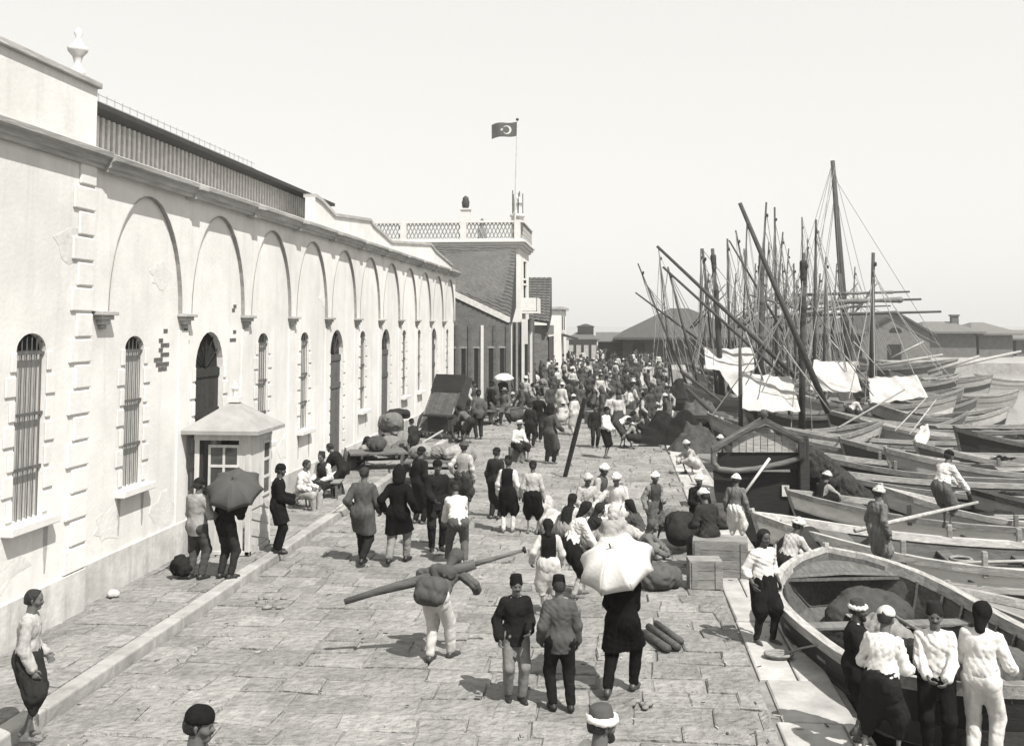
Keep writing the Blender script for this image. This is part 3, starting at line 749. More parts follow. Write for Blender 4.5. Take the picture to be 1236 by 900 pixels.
# white block with roof balustrade
wb = thing('white_block', 'flat roofed white block with a lattice roof balustrade rising behind the tiled lodge roof', 'building')
YB = 66.0; xl, xr = AT(440, 290, YB).x, AT(627, 290, YB).x; zt = AT(600, 291, YB).z
b = MB(); b.box(((xl+xr)/2, YB+3.5, zt/2-.3), (xr-xl, 7, zt+.2)); wbw = b.build('wall', PLASTER, wb)
b = MB()
for i, (o_, h_) in enumerate(((.15, .16), (.3, .16), (.42, .14))): b.box(((xl+xr)/2, YB+3.5, zt-.35+.16*i), (xr-xl+2*o_, 7+2*o_, h_))
b.build('cornice', TRIM, wb, bevel=.02)
zr = zt+.1; b = MB(); lat = mat('lattice_stone', .34, .85, .2, 6, .2)
zt2 = AT(600, 267, YB).z
x = xl
while x < xr-.1:
    for (x0, x1) in ((x, x+.5), (x+.5, x)): b.tube([(x0, YB-.2, zr), (x1, YB-.2, zt2-.1)], .036, 4)
    x += .25
y = YB
while y < YB+6.6:
    for (a, c) in ((y, y+.5), (y+.5, y)): b.tube([(xr+.2, a, zr), (xr+.2, c, zt2-.1)], .036, 4)
    y += .25
b.build('balustrade_lattice', lat, wb)
b = MB(); b.box(((xl+xr)/2, YB-.2, zt2-.05), (xr-xl+.5, .24, .13)); b.box((xr+.2, YB+3.4, zt2-.05), (.24, 7, .13)); b.box(((xl+xr)/2, YB-.2, zr), (xr-xl+.5, .2, .12))
for px in (488, 560, 625): b.box((AT(px, 275, YB).x, YB-.2, (zr+zt2)/2), (.4, .3, zt2-zr+.1))
b.build('balustrade_rail', TRIM, wb)
for py in (352, 330):
    p = AT(634, py, YB+4); b = MB(); b.box((xr+.02, YB+3.6, p.z), (.08, 1.2, 1.5)); o = b.build('window', VOID, wb)
    b = MB(); b.box((xr+.05, YB+3.6, p.z+.8), (.14, 1.6, .12)); b.box((xr+.05, YB+3.6, p.z-.8), (.2, 1.6, .12)); b.box((xr+.05, YB+3.6, p.z), (.1, .06, 1.5)); b.build('frame', TRIM, o)
p = AT(640, 368, YB+3); b = MB(); b.box((xr+.5, YB+3, p.z-.5), (1.1, 2.6, .16)); b.box((xr+1.0, YB+3, p.z), (.08, 2.6, .9)); b.box((xr+.5, YB+1.74, p.z), (1.0, .08, .9)); b.build('balcony', TRIM, wb)
for px in (624, 632, 642, 651):
    Y = YB+1+(px-624)*.2; b = MB(); b.box((xr+.25, Y, 2.4), (.36, .5, 4.8)); b.build('pilaster', TRIM if px in (624, 642) else wood(.13), wb)
b = MB(); b.box(((xl+xr)/2, YB-.12, 2.3), (xr-xl+.3, .2, 4.6)); b.box((xr+.12, YB+3.5, 2.3), (.2, 7.2, 4.6)); b.build('arcade_boarding', wood(.06), wb)
for px in (617, 624, 631):
    p = AT(px, 420, YB-.25); b = MB(); b.box((p.x, YB-.27, 2.3), (.14, .12, 4.6)); b.build('post', mat('worn_frame', .3) if px == 624 else TRIM, wb)
    b = MB(); b.box((p.x+.22, YB-.24, 2.2), (.2, .06, 2.0)); b.build('window', VOID, wb)
# chimney statue, roof finials, turret
pb, pt = AT(562, 268, YB+2), AT(562, 237, YB+2); h = pt.z-pb.z
ch = thing('chimney_pot', 'pale square chimney with a dark rounded pot on the flat roof under the flag', 'chimney', (pb.x, pb.y, zt-.02))
hz_ = pb.z-zt
b = MB(); b.box((0, 0, (hz_+h*.5)/2), (.6, .6, hz_+h*.5)); b.box((0, 0, hz_+h*.5), (.75, .75, .1)); b.build('stack', TRIM, ch)
b = MB(); b.lathe([(.16, 0), (.24, .15), (.27, .45), (.2, .62), (.22, .7), (.12, .82), (0, .9)], 12, Matrix.Translation((0, 0, hz_+h*.5+.05))); b.build('pot', IRON, ch, True)
pb = AT(582, 268, YB+2); b = MB(); b.lathe([(.3, 0), (.3, 1.0), (.12, 1.1), (.2, 1.3), (.05, 1.45), (.12, 1.6), (0, 1.75)], 10, Matrix.Translation((pb.x, pb.y, zt)))
tag(b.build('roof_finial', mat('finial_stone', .2), None, True), 'small dark finial on the balustrade right of the chimney', 'finial')
tp = AT(629, 268, YB+1.5)
tu = thing('roof_turret', 'small white corner turret at the foot of the flagpole', 'turret', (tp.x-.25, tp.y, zt))
b = MB(); b.lathe([(.42, 0), (.42, tp.z-zt+.3), (.5, tp.z-zt+.35), (.5, tp.z-zt+.5), (.3, tp.z-zt+.55), (.3, tp.z-zt+1.2), (.38, tp.z-zt+1.25), (.2, tp.z-zt+1.6), (.06, tp.z-zt+1.8), (0, tp.z-zt+1.85)], 14); b.build('tower', TRIM, tu, True)
for a in range(5):
    t = a*1.25; b = MB(); b.tube([(.36*math.cos(t), .36*math.sin(t), tp.z-zt+.5), (.36*math.cos(t), .36*math.sin(t), tp.z-zt+1.9+.2*(a % 2))], .03, 5); b.build('spike', IRON, tu)
# flagpole and flag with crescent and star
fb, ft = AT(621, 262, YB+1), AT(624.5, 146, YB+1)
fp = thing('flagpole', 'tall thin flagpole with a dark flag flying to the left above the white block', 'flagpole', (fb.x, fb.y, zt))
d = ft-Vector((fb.x, fb.y, zt))
b = MB(); b.tube([(0, 0, 0), d*.5, d], [.075, .06, .04], 8); b.build('pole', mat('pole_paint', .62, .6), fp)
b = MB(); b.lathe([(0, 0), (.09, .03), (.11, .1), (.07, .17), (0, .2)], 10, Matrix.Translation(d)); b.build('truck', IRON, fp, True)
FW, FH = 1.75, .95; NX, NZ = 40, 22; FL = mat('flag_cloth', .10, .85, .15, 3, .2); FLW = mat('flag_emblem', .62, .85, .1, 3, .1)
def flag_p(u, v):
    return d+Vector((-FW*u*.98, .10*math.sin(u*7+v)*u-.16*u, -.06-FH*v-.22*u*u-.05*math.sin(u*6)))
b = MB()
for i in range(NX):
    for j in range(NZ):
        b.add([flag_p(i/NX, j/NZ), flag_p((i+1)/NX, j/NZ), flag_p((i+1)/NX, (j+1)/NZ), flag_p(i/NX, (j+1)/NZ)], [(0, 1, 2, 3)])
fo_ = b.build('flag', FL, fp, fix=False)
sm = fo_.modifiers.new('thick', 'SOLIDIFY'); sm.thickness = .012; sm.offset = 0
b = MB()
def emb(poly):
    for s in (-.012, .012): b.add([flag_p(u, v)+Vector((0, s, 0)) for u, v in poly], [tuple(range(len(poly)))])
N = 16
for k in range(N):                             # crescent as a strip between two circles
    a0, a1 = R(40+280*k/N), R(40+280*(k+1)/N); c0, c1 = .40, .435
    o = lambda a: (c0+.17*math.cos(a), .5+.31*math.sin(a)); i_ = lambda a: (c1+.125*math.cos(R(0)+a)*1.0, .5+.24*math.sin(a))
    emb([o(a0), o(a1), i_(a1), i_(a0)])
for k in range(5):
    a = R(72*k); p = [(.60+.075*math.cos(a), .5+.14*math.sin(a)), (.60+.03*math.cos(a+R(36)), .5+.055*math.sin(a+R(36))), (.60, .5), (.60+.03*math.cos(a-R(36)), .5+.055*math.sin(a-R(36)))]
    emb(p)
b.build('crescent_and_star', FLW, fo_, fix=False)
# second tiled house and the plain white houses beyond it
l2 = thing('tiled_house', 'narrow house with a dark tiled roof standing past the white block', 'house')
Y2 = 84
a, c_ = AT(626, 384, Y2-2), AT(663, 389, Y2-2); e, f2 = AT(630, 335, Y2+4), AT(666, 335, Y2+4)
tile_roof('tiled_roof', l2, a, c_, f2, e, 16)
b = MB(); b.prism([c_, f2, f2-Vector((0, 0, 3.2)), c_-Vector((0, 0, .5))], (-.2, 0, 0)); b.build('gable_end', DARKW, l2)
b = MB(); b.box(((a.x+c_.x)/2-.6, Y2+2, 2.2), (c_.x-a.x+1.0, 7.0, 4.4)); b.build('wall', wood(.2), l2)
for i in range(3):
    b = MB(); b.box((c_.x-.1, Y2-1+i*2.4, 2.4), (.08, 1.0, 2.2)); o = b.build('window', VOID, l2)
    b = MB(); b.box((c_.x-.06, Y2-1+i*2.4, 3.55), (.1, 1.3, .14)); b.build('lintel', TRIM, o)
hs = thing('white_house', 'plain white house with a small porch roof at the far end of the row', 'house')
p0, p1 = AT(655, 380, 99), AT(677, 372, 99)
b = MB(); b.box(((p0.x+p1.x)/2-1, 104, 3.0), (p1.x-p0.x+2, 10, 6.0)); b.build('wall', PLASTER, hs)
b = MB(); b.box(((p0.x+p1.x)/2-1, 104, 6.05), (p1.x-p0.x+2.6, 10.6, .25)); b.build('roof', CORN, hs)
b = MB(); b.prism([(p1.x-.1, 99.5, 3.4), (p1.x+1.5, 99.5, 3.0), (p1.x+1.5, 99.5, 3.15), (p1.x-.1, 99.5, 3.6)], (0, 4, 0)); b.build('porch_roof', DARKW, hs)
for i in range(2):
    b = MB(); b.box((p1.x+.02, 101+i*3.5, 4.6), (.08, 1.0, 1.4)); o = b.build('window', VOID, hs)
    b = MB(); b.box((p1.x+.06, 101+i*3.5, 3.85), (.16, 1.3, .1)); b.build('sill', TRIM, o)
# dark kiosk pavilion closing the view down the quay
pv = thing('dark_pavilion', 'dark wooden pavilion with stepped roof closing the far end of the quay', 'pavilion')
q0, q1 = AT(684, 420, 112), AT(722, 420, 112); xm = (q0.x+q1.x)/2; w = q1.x-q0.x
b = MB(); b.box((xm, 114, 1.4), (w*.86, 4, 2.9)); b.build('wall', wood(.05), pv)
b = MB(); M_ = Matrix.Translation((xm, 114, 2.8)) @ Matrix.Rotation(R(45), 4, 'Z'); b.lathe([(w*.78, 0), (w*.78, .1), (w*.34, .75), (w*.34, .8)], 4, M_); b.build('roof', mat('grey_tin', .12, .6), pv)
b = MB(); b.box((xm+.3, 114, 3.8), (w*.5, 2.2, .8)); b.lathe([(w*.40, 0), (w*.40, .08), (.2, .35), (0, .36)], 4, Matrix.Translation((xm+.3, 114, 4.2)) @ Matrix.Rotation(R(45), 4, 'Z')); b.build('upper_storey', wood(.06), pv)
for i in range(4):
    b = MB(); b.box((xm-w*.36+i*w*.24, 111.96, 1.5), (.5, .08, 1.5)); b.build('window', mat('pale_blind', .45), pv)
pv2 = thing('low_shed', 'low brown shed between the far pavilion and the big hipped shed', 'shed')
q0, q1 = AT(722, 420, 118), AT(752, 420, 118); xm = (q0.x+q1.x)/2; w = q1.x-q0.x
b = MB(); b.box((xm, 120, 1.3), (w, 4, 2.6)); b.build('wall', wood(.09), pv2)
b = MB(); b.prism([(xm-w/2-.3, 117.6, 2.6), (xm+w/2+.3, 117.6, 2.6), (xm+w/2+.3, 120, 3.6), (xm-w/2-.3, 120, 3.6)], (0, 0, -.12)); b.prism([(xm-w/2-.3, 120, 3.6), (xm+w/2+.3, 120, 3.6), (xm+w/2+.3, 122.4, 2.6), (xm-w/2-.3, 122.4, 2.6)], (0, 0, -.12)); b.build('roof', mat('shed_roof', .13), pv2)
# ------------------------------------------------------------------ sheds across the water
def shed(name, label, px0, px1, py_eave, py_ridge, Y, depth, tone_w, tone_r, hip=.25, gable=False, gy=None):
    t = thing(name, label, 'shed', (0, 0, 0))
    x0, x1 = AT(px0, 400, Y).x, AT(px1, 400, Y).x; ze = AT((px0+px1)/2, py_eave, Y).z
    rm, wmt = mat('shed_roof_%d' % int(tone_r*100), tone_r, .8, .3, 2, .4, 8, .15, (6, .4, 1)), mat('shed_wall_%d' % int(tone_w*100), tone_w, .85, .25, 2, .3)
    b = MB()
    if gable:
        zr = AT((px0+px1)/2, py_ridge, Y).z; xm = (x0+x1)/2
        b.prism([(x0, Y, -.5), (x1, Y, -.5), (x1, Y, ze), (xm, Y, zr), (x0, Y, ze)], (0, depth, 0)); b.build('wall', wmt, t)
        b = MB(); o = .7
        for s, xe in ((-1, x0), (1, x1)):
            sl = (zr-ze)/(x1-xm); b.prism([(xe+s*o, Y-.5, ze-sl*o), (xm, Y-.5, zr), (xm, Y-.5, zr+.3), (xe+s*o, Y-.5, ze-sl*o+.3)], (0, depth+1, 0))
        b.build('roof', rm, t)
        b = MB(); b.prism([(a_, Y-.06, z_) for a_, z_ in arch_pts(xm, .75, ze+.1, .6)], (0, .05, 0)); b.build('lunette', VOID, t)
        b = MB(); b.prism([(xm-1.0, Y-.06, 0), (xm+.6, Y-.06, 0), (xm+.6, Y-.06, 2.1), (xm-1.0, Y-.06, 2.1)], (0, .05, 0)); b.build('door', VOID, t)
    else:
        zr = AT((px0+px1)/2, py_ridge, Y+depth/2).z
        b.box(((x0+x1)/2, Y+depth/2, ze/2-.4), (x1-x0, depth, ze+.8)); b.build('wall', wmt, t)
        o = 1.0; hx = (x1-x0)*hip
        E = [(x0-o, Y-o, ze), (x1+o, Y-o, ze), (x1+o, Y+depth+o, ze), (x0-o, Y+depth+o, ze)]; Rr = [(x0+hx, Y+depth/2, zr), (x1-hx, Y+depth/2, zr)]
        b = MB(); b.add(E+Rr+[(x, y, z-.25) for x, y, z in E], [(0, 1, 5, 4), (1, 2, 5), (2, 3, 4, 5), (3, 0, 4), (0, 1, 7, 6), (1, 2, 8, 7), (2, 3, 9, 8), (3, 0, 6, 9), (6, 7, 8, 9)]); b.build('roof', rm, t)
        n = max(3, int((x1-x0)/3.2)) if tone_w < .12 else 0
        for i in range(n):
            xx = x0+(x1-x0)*(i+.5)/n; b = MB(); b.box((xx, Y-.02, ze*.5), (1.3, .1, ze*.62)); b.build('window', VOID, t)
    return t
shed('hipped_shed', 'wide low shed with a dark hipped roof on the pier behind the masts', 752, 905, 407, 372, 112, 24, .07, .085, .42)
shed('market_hall', 'long dark hall with a ridged roof half hidden by the dense masts', 893, 1036, 402, 382, 124, 14, .08, .08, .1)
shed('gabled_hall', 'grey hall with a low gable and small half-round window across the water', 1040, 1122, 402, 378, 128, 26, .17, .08, gable=True)
shed('long_warehouse', 'long faded grey warehouse beyond the gabled hall, with a chimney', 1122, 1178, 400, 388, 140, 14, .15, .17, .2)
shed('end_warehouse', 'faded grey warehouse right of the one with the chimney on the far quay', 1181, 1222, 402, 389, 141, 14, .16, .18, .3)
shed('low_yard_shed', 'low grey yard building running out of the frame behind the end warehouse', 1226, 1300, 408, 398, 146, 12, .16, .18, .2)
p = AT(1152, 392, 146); b = MB(); b.box((0, 0, 1.2), (.9, .9, 2.6)); b.box((0, 0, 2.5), (1.15, 1.15, .2)); o = b.build('chimney', mat('chimney_brick', .12), None, loc=(p.x, p.y, p.z-1.2)); tag(o, 'dark chimney standing on the long grey warehouse across the water', 'chimney')
# ------------------------------------------------------------------ boats
ROPE = mat('rope', .30, .9, .3, 20, .5, 60, .1)
CANVAS = mat('canvas', .54, .92, .16, 1.6, .8, 4, .05, (1,1,1), 0, .22, dist=.08)
CANVAS2 = mat('grey_canvas', .50, .9, .2, 1.5, .5, 6, .1)
class Hull:
    def __init__(s, L, B, F0, rb, rs, draft=.35, transom=False, rake=.5, full=2.4):
        s.L, s.B, s.F0, s.rb, s.rs, s.d, s.tr, s.rake, s.full = L, B, F0, rb, rs, draft, transom, rake, full
    def hb(s, t):
        q = 2*t-1
        if s.tr and q > 0: return s.B/2*(1-.28*q**3)
        return s.B/2*max(0, 1-abs(q)**s.full)**.75+.02
    def zs(s, t):
        q = 2*t-1
        return s.F0+s.rb*max(0, -q)**2.6+s.rs*max(0, q)**2.6
    def zk(s, t):
        q = abs(2*t-1)
        return -s.d+(s.d*.9)*q**5
    def pt(s, t, th, side, off=0, inner=False):
        q = 2*t-1; hb = s.hb(t); zk = s.zk(t); zs = s.zs(t)
        if inner: hb = max(hb-.06, .008); zk += .14
        y = hb*(th**.30)*(.92+.08*th)+off
        z = zk+(zs-zk)*th**1.35
        if inner: z = max(z, zk+.10)
        x = s.L*t + (s.rake*(th-.45)*(abs(q)**5)*(-1 if q < 0 else 1))
        if inner: x += .07*(-q)**7 if q < 0 else -.07*q**7
        return Vector((x, side*y, z))
def boat(name, label, bow, deg, hull, tones, cat='boat', group=None, z0=ZS, thwarts=3, deck=None, wale=True, posts=0, foredeck=.16, ribs=False, nst=26, lod=1):
    """tones: (hull, inside, rail, wale)"""
    H = hull; t = thing(name, label, cat, (bow[0], bow[1], z0), R(deg), group)
    ns, m = nst, 7
    b = MB(); V = {}
    for inner in (False, True):
        for i in range(ns+1):
            for side in (-1, 1):
                for j in range(m+1):
                    V[(inner, i, side, j)] = len(b.v); b.v.append(tuple(H.pt(i/ns, j/m, side, 0, inner)))
        for i in range(ns):
            for side in (-1, 1):
                for j in range(m):
                    b.f.append((V[(inner, i, side, j)], V[(inner, i+1, side, j)], V[(inner, i+1, side, j+1)], V[(inner, i, side, j+1)])); b.mi.append(1 if inner else 0)
    for i in range(ns):
        for side in (-1, 1):
            b.f.append((V[(False, i, side, m)], V[(False, i+1, side, m)], V[(True, i+1, side, m)], V[(True, i, side, m)])); b.mi.append(0)
    for i in (0, ns):
        for j in range(m):
            for inner in (False, True):
                b.f.append((V[(inner, i, -1, j)], V[(inner, i, 1, j)], V[(inner, i, 1, j+1)], V[(inner, i, -1, j+1)])); b.mi.append(1 if inner else 0)
    b.build('hull', [paint(tones[0]), wood(tones[1])], t, False)
    def strake(nm, th0, th1, o0, o1, m_):
        for side in (-1, 1):
            b = MB()
            P = [[H.pt(i/ns, th0, side, o0), H.pt(i/ns, th0, side, o1), H.pt(i/ns, th1, side, o1), H.pt(i/ns, th1, side, o0)] for i in range(ns+1)]
            for i in range(ns):
                for k in range(4):
                    b.add([P[i][k], P[i+1][k], P[i+1][(k+1) % 4], P[i][(k+1) % 4]], [(0, 1, 2, 3)])
            b.add(P[0], [(0, 1, 2, 3)]); b.add(P[ns], [(0, 1, 2, 3)])
            b.build(nm, m_, t)
    strake('gunwale', .975, 1.035, -.09, .045, wood(tones[2]))
    if wale: strake('rubbing_strake', .70, .82, -.02, .035, paint(tones[3]))
    for k in range(thwarts):
        tt = .24+.52*(k+.5)/thwarts if thwarts > 1 else .5
        z = H.zs(tt)-.20; hb = H.hb(tt)-.05
        b = MB(); b.box((H.L*tt, 0, z), (.24, hb*2, .05)); b.build('thwart', wood(tones[1]*1.15), t, bevel=.008)
    def deckpart(nm, t0, t1, dz, m_):
        b = MB(); n = 10
        for i in range(n):
            a, c = t0+(t1-t0)*i/n, t0+(t1-t0)*(i+1)/n
            q = []
            for tt, sd in ((a, -1), (c, -1), (c, 1), (a, 1)):
                p = H.pt(tt, 1, sd, -.05); q.append((p.x, p.y, p.z-dz))
            cr = [( (q[0][0]+q[3][0])/2, 0, q[0][2]+.04), ((q[1][0]+q[2][0])/2, 0, q[1][2]+.04)]
            b.add(q+cr, [(0, 1, 5, 4), (4, 5, 2, 3)])
        b.add([(q2[0], q2[1], q2[2]) for q2 in (q[1], q[2])]+[(q[2][0], q[2][1], q[2][2]-.05), (q[1][0], q[1][1], q[1][2]-.05)], [(0, 1, 2, 3)])
        b.build(nm, m_, t)
    if foredeck:
        deckpart('foredeck', .03, foredeck, .06, wood(tones[1]*1.1))
        deckpart('stern_deck', 1-foredeck*.8, .97, .06, wood(tones[1]*1.1))
    if deck is not None: deckpart('deck', .02, .98, deck, wood(tones[1]))
    if ribs:
        for k in range(11):
            tt = .14+.72*k/10
            for side in (-1, 1):
                b = MB(); b.tube([H.pt(tt, th, side, -.085, False) + Vector((0, 0, .06)) for th in (.25, .45, .65, .82, .96)], .028, 5)
                b.build('rib', wood(tones[1]*.8), t)
    b = MB(); p0, p1, p2 = H.pt(0, .05, 1), H.pt(0, .6, 1), H.pt(0, 1, 1)
    b.tube([(p0.x, 0, p0.z), (p1.x-.02, 0, p1.z), (p2.x-.02, 0, p2.z+.14)], .055, 6); b.build('stem_post', wood(tones[2]), t)
    if not H.tr:
        b = MB(); p0, p1, p2 = H.pt(1, .05, 1), H.pt(1, .6, 1), H.pt(1, 1, 1)
        b.tube([(p0.x, 0, p0.z), (p1.x+.02, 0, p1.z), (p2.x+.02, 0, p2.z+.12)], .05, 6); b.build('stern_post', wood(tones[2]), t)
    for k in range(posts):
        tt = .2+.6*k/max(1, posts-1)
        for side in (-1, 1):
            p = H.pt(tt, 1, side, -.03); b = MB(); b.box((p.x, p.y, p.z+.10), (.09, .09, .44)); b.build('bollard_post', wood(tones[2]*.7), t, bevel=.015)
    t['_z'] = z0
    return t
def loc(t, p):                               # world point -> boat frame
    return Matrix.Rotation(-t.rotation_euler.z, 4, 'Z') @ (Vector(p)-Vector(t.location))
def spar(t, name, p0, p1, r0, r1, tone=.07, n=8):
    a, c = loc(t, p0), loc(t, p1); b = MB(); b.tube([a, a.lerp(c, .5), c], [r0, (r0*.6+r1*.4), r1], n)
    return b.build(name, wood(tone), t, True)
def stay(t, p0, p1, r=.014, sag=.0):
    a, c = loc(t, p0), loc(t, p1); b = MB(); pts = [a.lerp(c, k/6)-Vector((0, 0, sag*4*(k/6)*(1-k/6))) for k in range(7)]
    b.tube(pts, r, 4); return b.build('stay', ROPE, t)
def furled(t, p0, p1, r, tone=.25):
    """a sail or rope bundle lashed along a spar"""
    a, c = np.array(loc(t, p0)), np.array(loc(t, p1)); n = 7; pr = []
    for k in range(n):
        u, v = a+(c-a)*k/n, a+(c-a)*(k+1)/n; s = (.75+.35*math.sin(k*2.1)); s2 = .75+.35*math.sin((k+1)*2.1)
        pr.append((u, v, r*s, r*s2, .05))
    return sdf_obj('furled_sail', [mk(pr, max(.03, r*.3), fold=r*.12, seed=int(r*1000), fs=.8)], cloth(tone), t)
def awning(t, corners, m=CANVAS, sagv=.08, name='awning'):
    A, B, C_, D = [loc(t, c) for c in corners]; n = 26; b = MB()
    g = random.Random(int(A.x*100)); ph = g.uniform(0, 6)
    P = {}
    for i in range(n+1):
        for j in range(n+1):
            u, v = i/n, j/n; p = (A*(1-u)+B*u)*(1-v)+(D*(1-u)+C_*u)*v
            p = p-Vector((0, 0, sagv*4*(u*(1-u))*(.3+.7*v*(1-v)*4)+.025*math.sin(u*17+ph+v*4)+.02*math.sin(u*31+v*9+ph)))+Vector((0, .05*math.sin(u*13+ph)*v, 0))
            P[i, j] = len(b.v); b.v.append(tuple(p))
    for i in range(n):
        for j in range(n): b.f.append((P[i, j], P[i+1, j], P[i+1, j+1], P[i, j+1])); b.mi.append(0)
    o = b.build(name, m, t, True); s = o.modifiers.new('thick', 'SOLIDIFY'); s.thickness = .02; return o
# --- the near boat lying alongside the quay
H1 = Hull(5.8, 2.8, 1.34, .40, .30, .35, rake=.25, full=4.2)
nb = boat('moored_boat', 'large open boat nearest the camera, dark outside with pale worn inside, alongside the quay edge', (3.32, 16.95), -79, H1, (.03, .13, .42, .08), thwarts=0, ribs=True, foredeck=.10, deck=.66)
for tt, w in ((.30, .26), (.52, .28), (.74, .26)):
    z = H1.zs(tt)-.24; b = MB(); b.box((H1.L*tt, 0, z), (w, H1.hb(tt)*2-.1, .05)); b.build('thwart', wood(.22), nb, bevel=.01)
# --- white lighter behind it and the other lighters moored end-on
def at_z(px, py, z): return G(px, py, z)
WL = [
 # bow px,py(gunwale z), deg, L, B, F0, rb, rs, tones, label
 ((936, 628, .75), -4.0, 10.5, 2.5, 1.15, .62, .5, (.88, .13, .50, .03), 'broad white lighter with black rubbing strakes and wooden posts just behind the nearest boat', 6),
 ((972, 592, .6), -3.0, 10.5, 2.3, 1.0, .50, .4, (.80, .10, .30, .03), 'white sided lighter with dark wale lying beyond the post lined lighter', 4),
 ((985, 566, .7), -2.0, 11.0, 2.2, 1.15, .50, .4, (.04, .07, .30, .30), 'long brown lighter in the middle of the moored row', 0),
 ((975, 545, .8), -2.5, 11.0, 2.4, 1.2, .55, .5, (.05, .07, .30, .78), 'weathered lighter with a pale band along its dark side', 3),
 ((962, 530, .8), -2.0, 12.0, 2.4, 1.2, .6, .5, (.5, .08, .30, .04), 'pale lighter lying behind the dark stern with the gabled top', 0),
 ((948, 518, .8), -1.5, 12.5, 2.5, 1.2, .6, .6, (.08, .08, .28, .45), 'grey lighter with light gunwale, just in front of the awning boats', 0),
]
LGT = []
for (bp_, deg, L, B, F0, rb, rs, tn, lb, po) in WL:
    p = G(bp_[0], bp_[1], bp_[2]); H = Hull(L, B, F0, rb, rs, .4, rake=.75, full=3.2)
    LGT.append(boat('lighter', lb, (p.x, p.y), deg, H, tn, 'lighter', 'lighters moored end on to the quay', thwarts=4, posts=po, foredeck=.14))
def bow_right(px, py, z, deg, L, B, F0, rb, tn, lb):
    p = G(px, py, z); H = Hull(L, B, F0, rb, .3, .4, rake=.7, full=2.6)
    return boat('lighter', lb, (p.x, p.y), deg, H, tn, 'lighter', 'lighters pointing in from the right', thwarts=3)
bow_right(1166, 505, 1.35, 6, 11, 2.6, 1.2, .75, (.05, .18, .20, .10), 'black lighter with a high upswept bow at the right edge')
bow_right(1187, 571, 1.0, 3, 9, 2.2, .95, .6, (.42, .25, .06, .10), 'pale lighter with dark upswept gunwale at the right edge, in front of the black lighter')
bow_right(1178, 702, .55, -14, 6, 1.9, .85, .5, (.40, .24, .30, .06), 'grey boat end with a curved dark rail at the lower right edge')
g = random.Random(4)
for t in LGT:                                    # working gear aboard
    L_ = max((t.matrix_basis.inverted() @ (t.matrix_basis @ Vector((0, 0, 0)))).x, 10.0); z_ = 1.05
    for k in range(3):
        x0 = g.uniform(1.2, 5); b = MB(); b.tube([(x0, g.uniform(-.5, .5), z_), (x0+g.uniform(3, 4.5), g.uniform(-.6, .6), z_+g.uniform(0, .25))], .032, 6); b.build('oar', wood(g.choice((.12, .3, .45))), t, True)
    for k in range(2):
        x0 = g.uniform(2, 8); b = MB(); b.box((x0, g.uniform(-.4, .4), .7), (g.uniform(.5, 1.2), g.uniform(.5, .9), g.uniform(.4, .75))); b.build('cargo', cloth(g.choice((.03, .08, .25))), t, bevel=.1)
    for k in range(3):
        c_ = V3(g.uniform(1, 8), g.uniform(-.4, .4), .85); sdf_obj('net_pile', [mk([(c_-V3(.5, .1, .1), c_+V3(.4, .1, .05), .3, .22, .1), (c_+V3(.1, .2, .1), c_+V3(.5, -.2, -.1), .2, .2, .1)], .06, fold=.05, seed=g.randint(0, 999), fs=.6)], cloth(g.choice((.02, .05, .14))), t)
    x0 = g.uniform(1.5, 4); b = MB()
    for k in range(4): b.tube([(x0+(.30-.04*k)*math.cos(a), (.30-.04*k)*math.sin(a), 1.0+.04*k) for a in [i*math.pi/8 for i in range(17)]], .03, 5)
    b.build('rope_coil', ROPE, t, True)
# --- dark decorated stern moored with its back to the camera
p = G(914, 625, -.2); DS = thing('decked_barge', 'black barge whose high stern carries a rounded, gabled board of pale planks', 'barge', (p.x, p.y, ZS), 0)
hw = 1.03; dz0 = 0
blk = paint(.018)
H = Hull(11, 2.3, 1.35, .35, .3, .4, transom=True, rake=.3, full=3)
b = MB()
prof = [(0, .2), (.55, .25), (.85, .7), (1.0, 1.3), (1.03, 1.85)]
pl = [(-x, z) for x, z in prof[::-1]]+prof[1:]
st = [(0, 1), (2.5, 1.06), (5.5, 1.04), (8, .8), (9.8, .3), (10.4, .04)]
R_ = []
for (yy, s) in st: R_.append([(x*s+.24*yy, yy, min(z, 1.85-.05*yy)+(.25*(yy/10.4)**3)) for x, z in pl])
for A_, B_ in zip(R_, R_[1:]):
    for k in range(len(pl)-1): b.add([A_[k], A_[k+1], B_[k+1], B_[k]], [(0, 1, 2, 3)])
b.add(R_[0], [tuple(range(len(pl)))])
b.build('hull', blk, DS)
b = MB(); b.add([R_[i][0] for i in range(6)]+[R_[i][-1] for i in range(5, -1, -1)], [(0, 1, 10, 11), (1, 2, 9, 10), (2, 3, 8, 9), (3, 4, 7, 8), (4, 5, 6, 7)]); o = b.build('deck', wood(.14), DS); o.location.z = -.12
def ds(px, py, y=0.0): q = AT(px, py, p.y+y); return Vector((q.x-p.x, y, q.z-ZS))
b = MB()
rim = [ds(968, 533, -.22), ds(945, 521, -.22), ds(924, 511, -.22), ds(900, 520, -.22), ds(875, 533, -.22), ds(861, 547, -.22), ds(861, 558, -.22), ds(868, 566, -.22), ds(886, 568, -.22), ds(912, 566, -.22), ds(945, 559, -.22), ds(968, 552, -.22), ds(968, 533, -.22)]
b.tube(rim, .07, 8, flat=1.0); b.build('stern_rim', wood(.17), DS, True)
pan = [ds(962, 534, -.15), ds(924, 516, -.15), ds(890, 530, -.15), ds(872, 543, -.15), ds(872, 546, -.15), ds(962, 544, -.15)]
b = MB()
for k in range(9):                                # pale vertical planks
    x0 = 884+k*8.6; x1 = x0+7.6
    top = lambda x: 518+(924-x)*.36 if x < 924 else 518+(x-924)*.45
    b.prism([ds(x0, 545.5, -.15), ds(x1, 545.5, -.15), ds(x1, top(x1), -.15), ds(x0, top(x0), -.15)], (0, .05, 0))
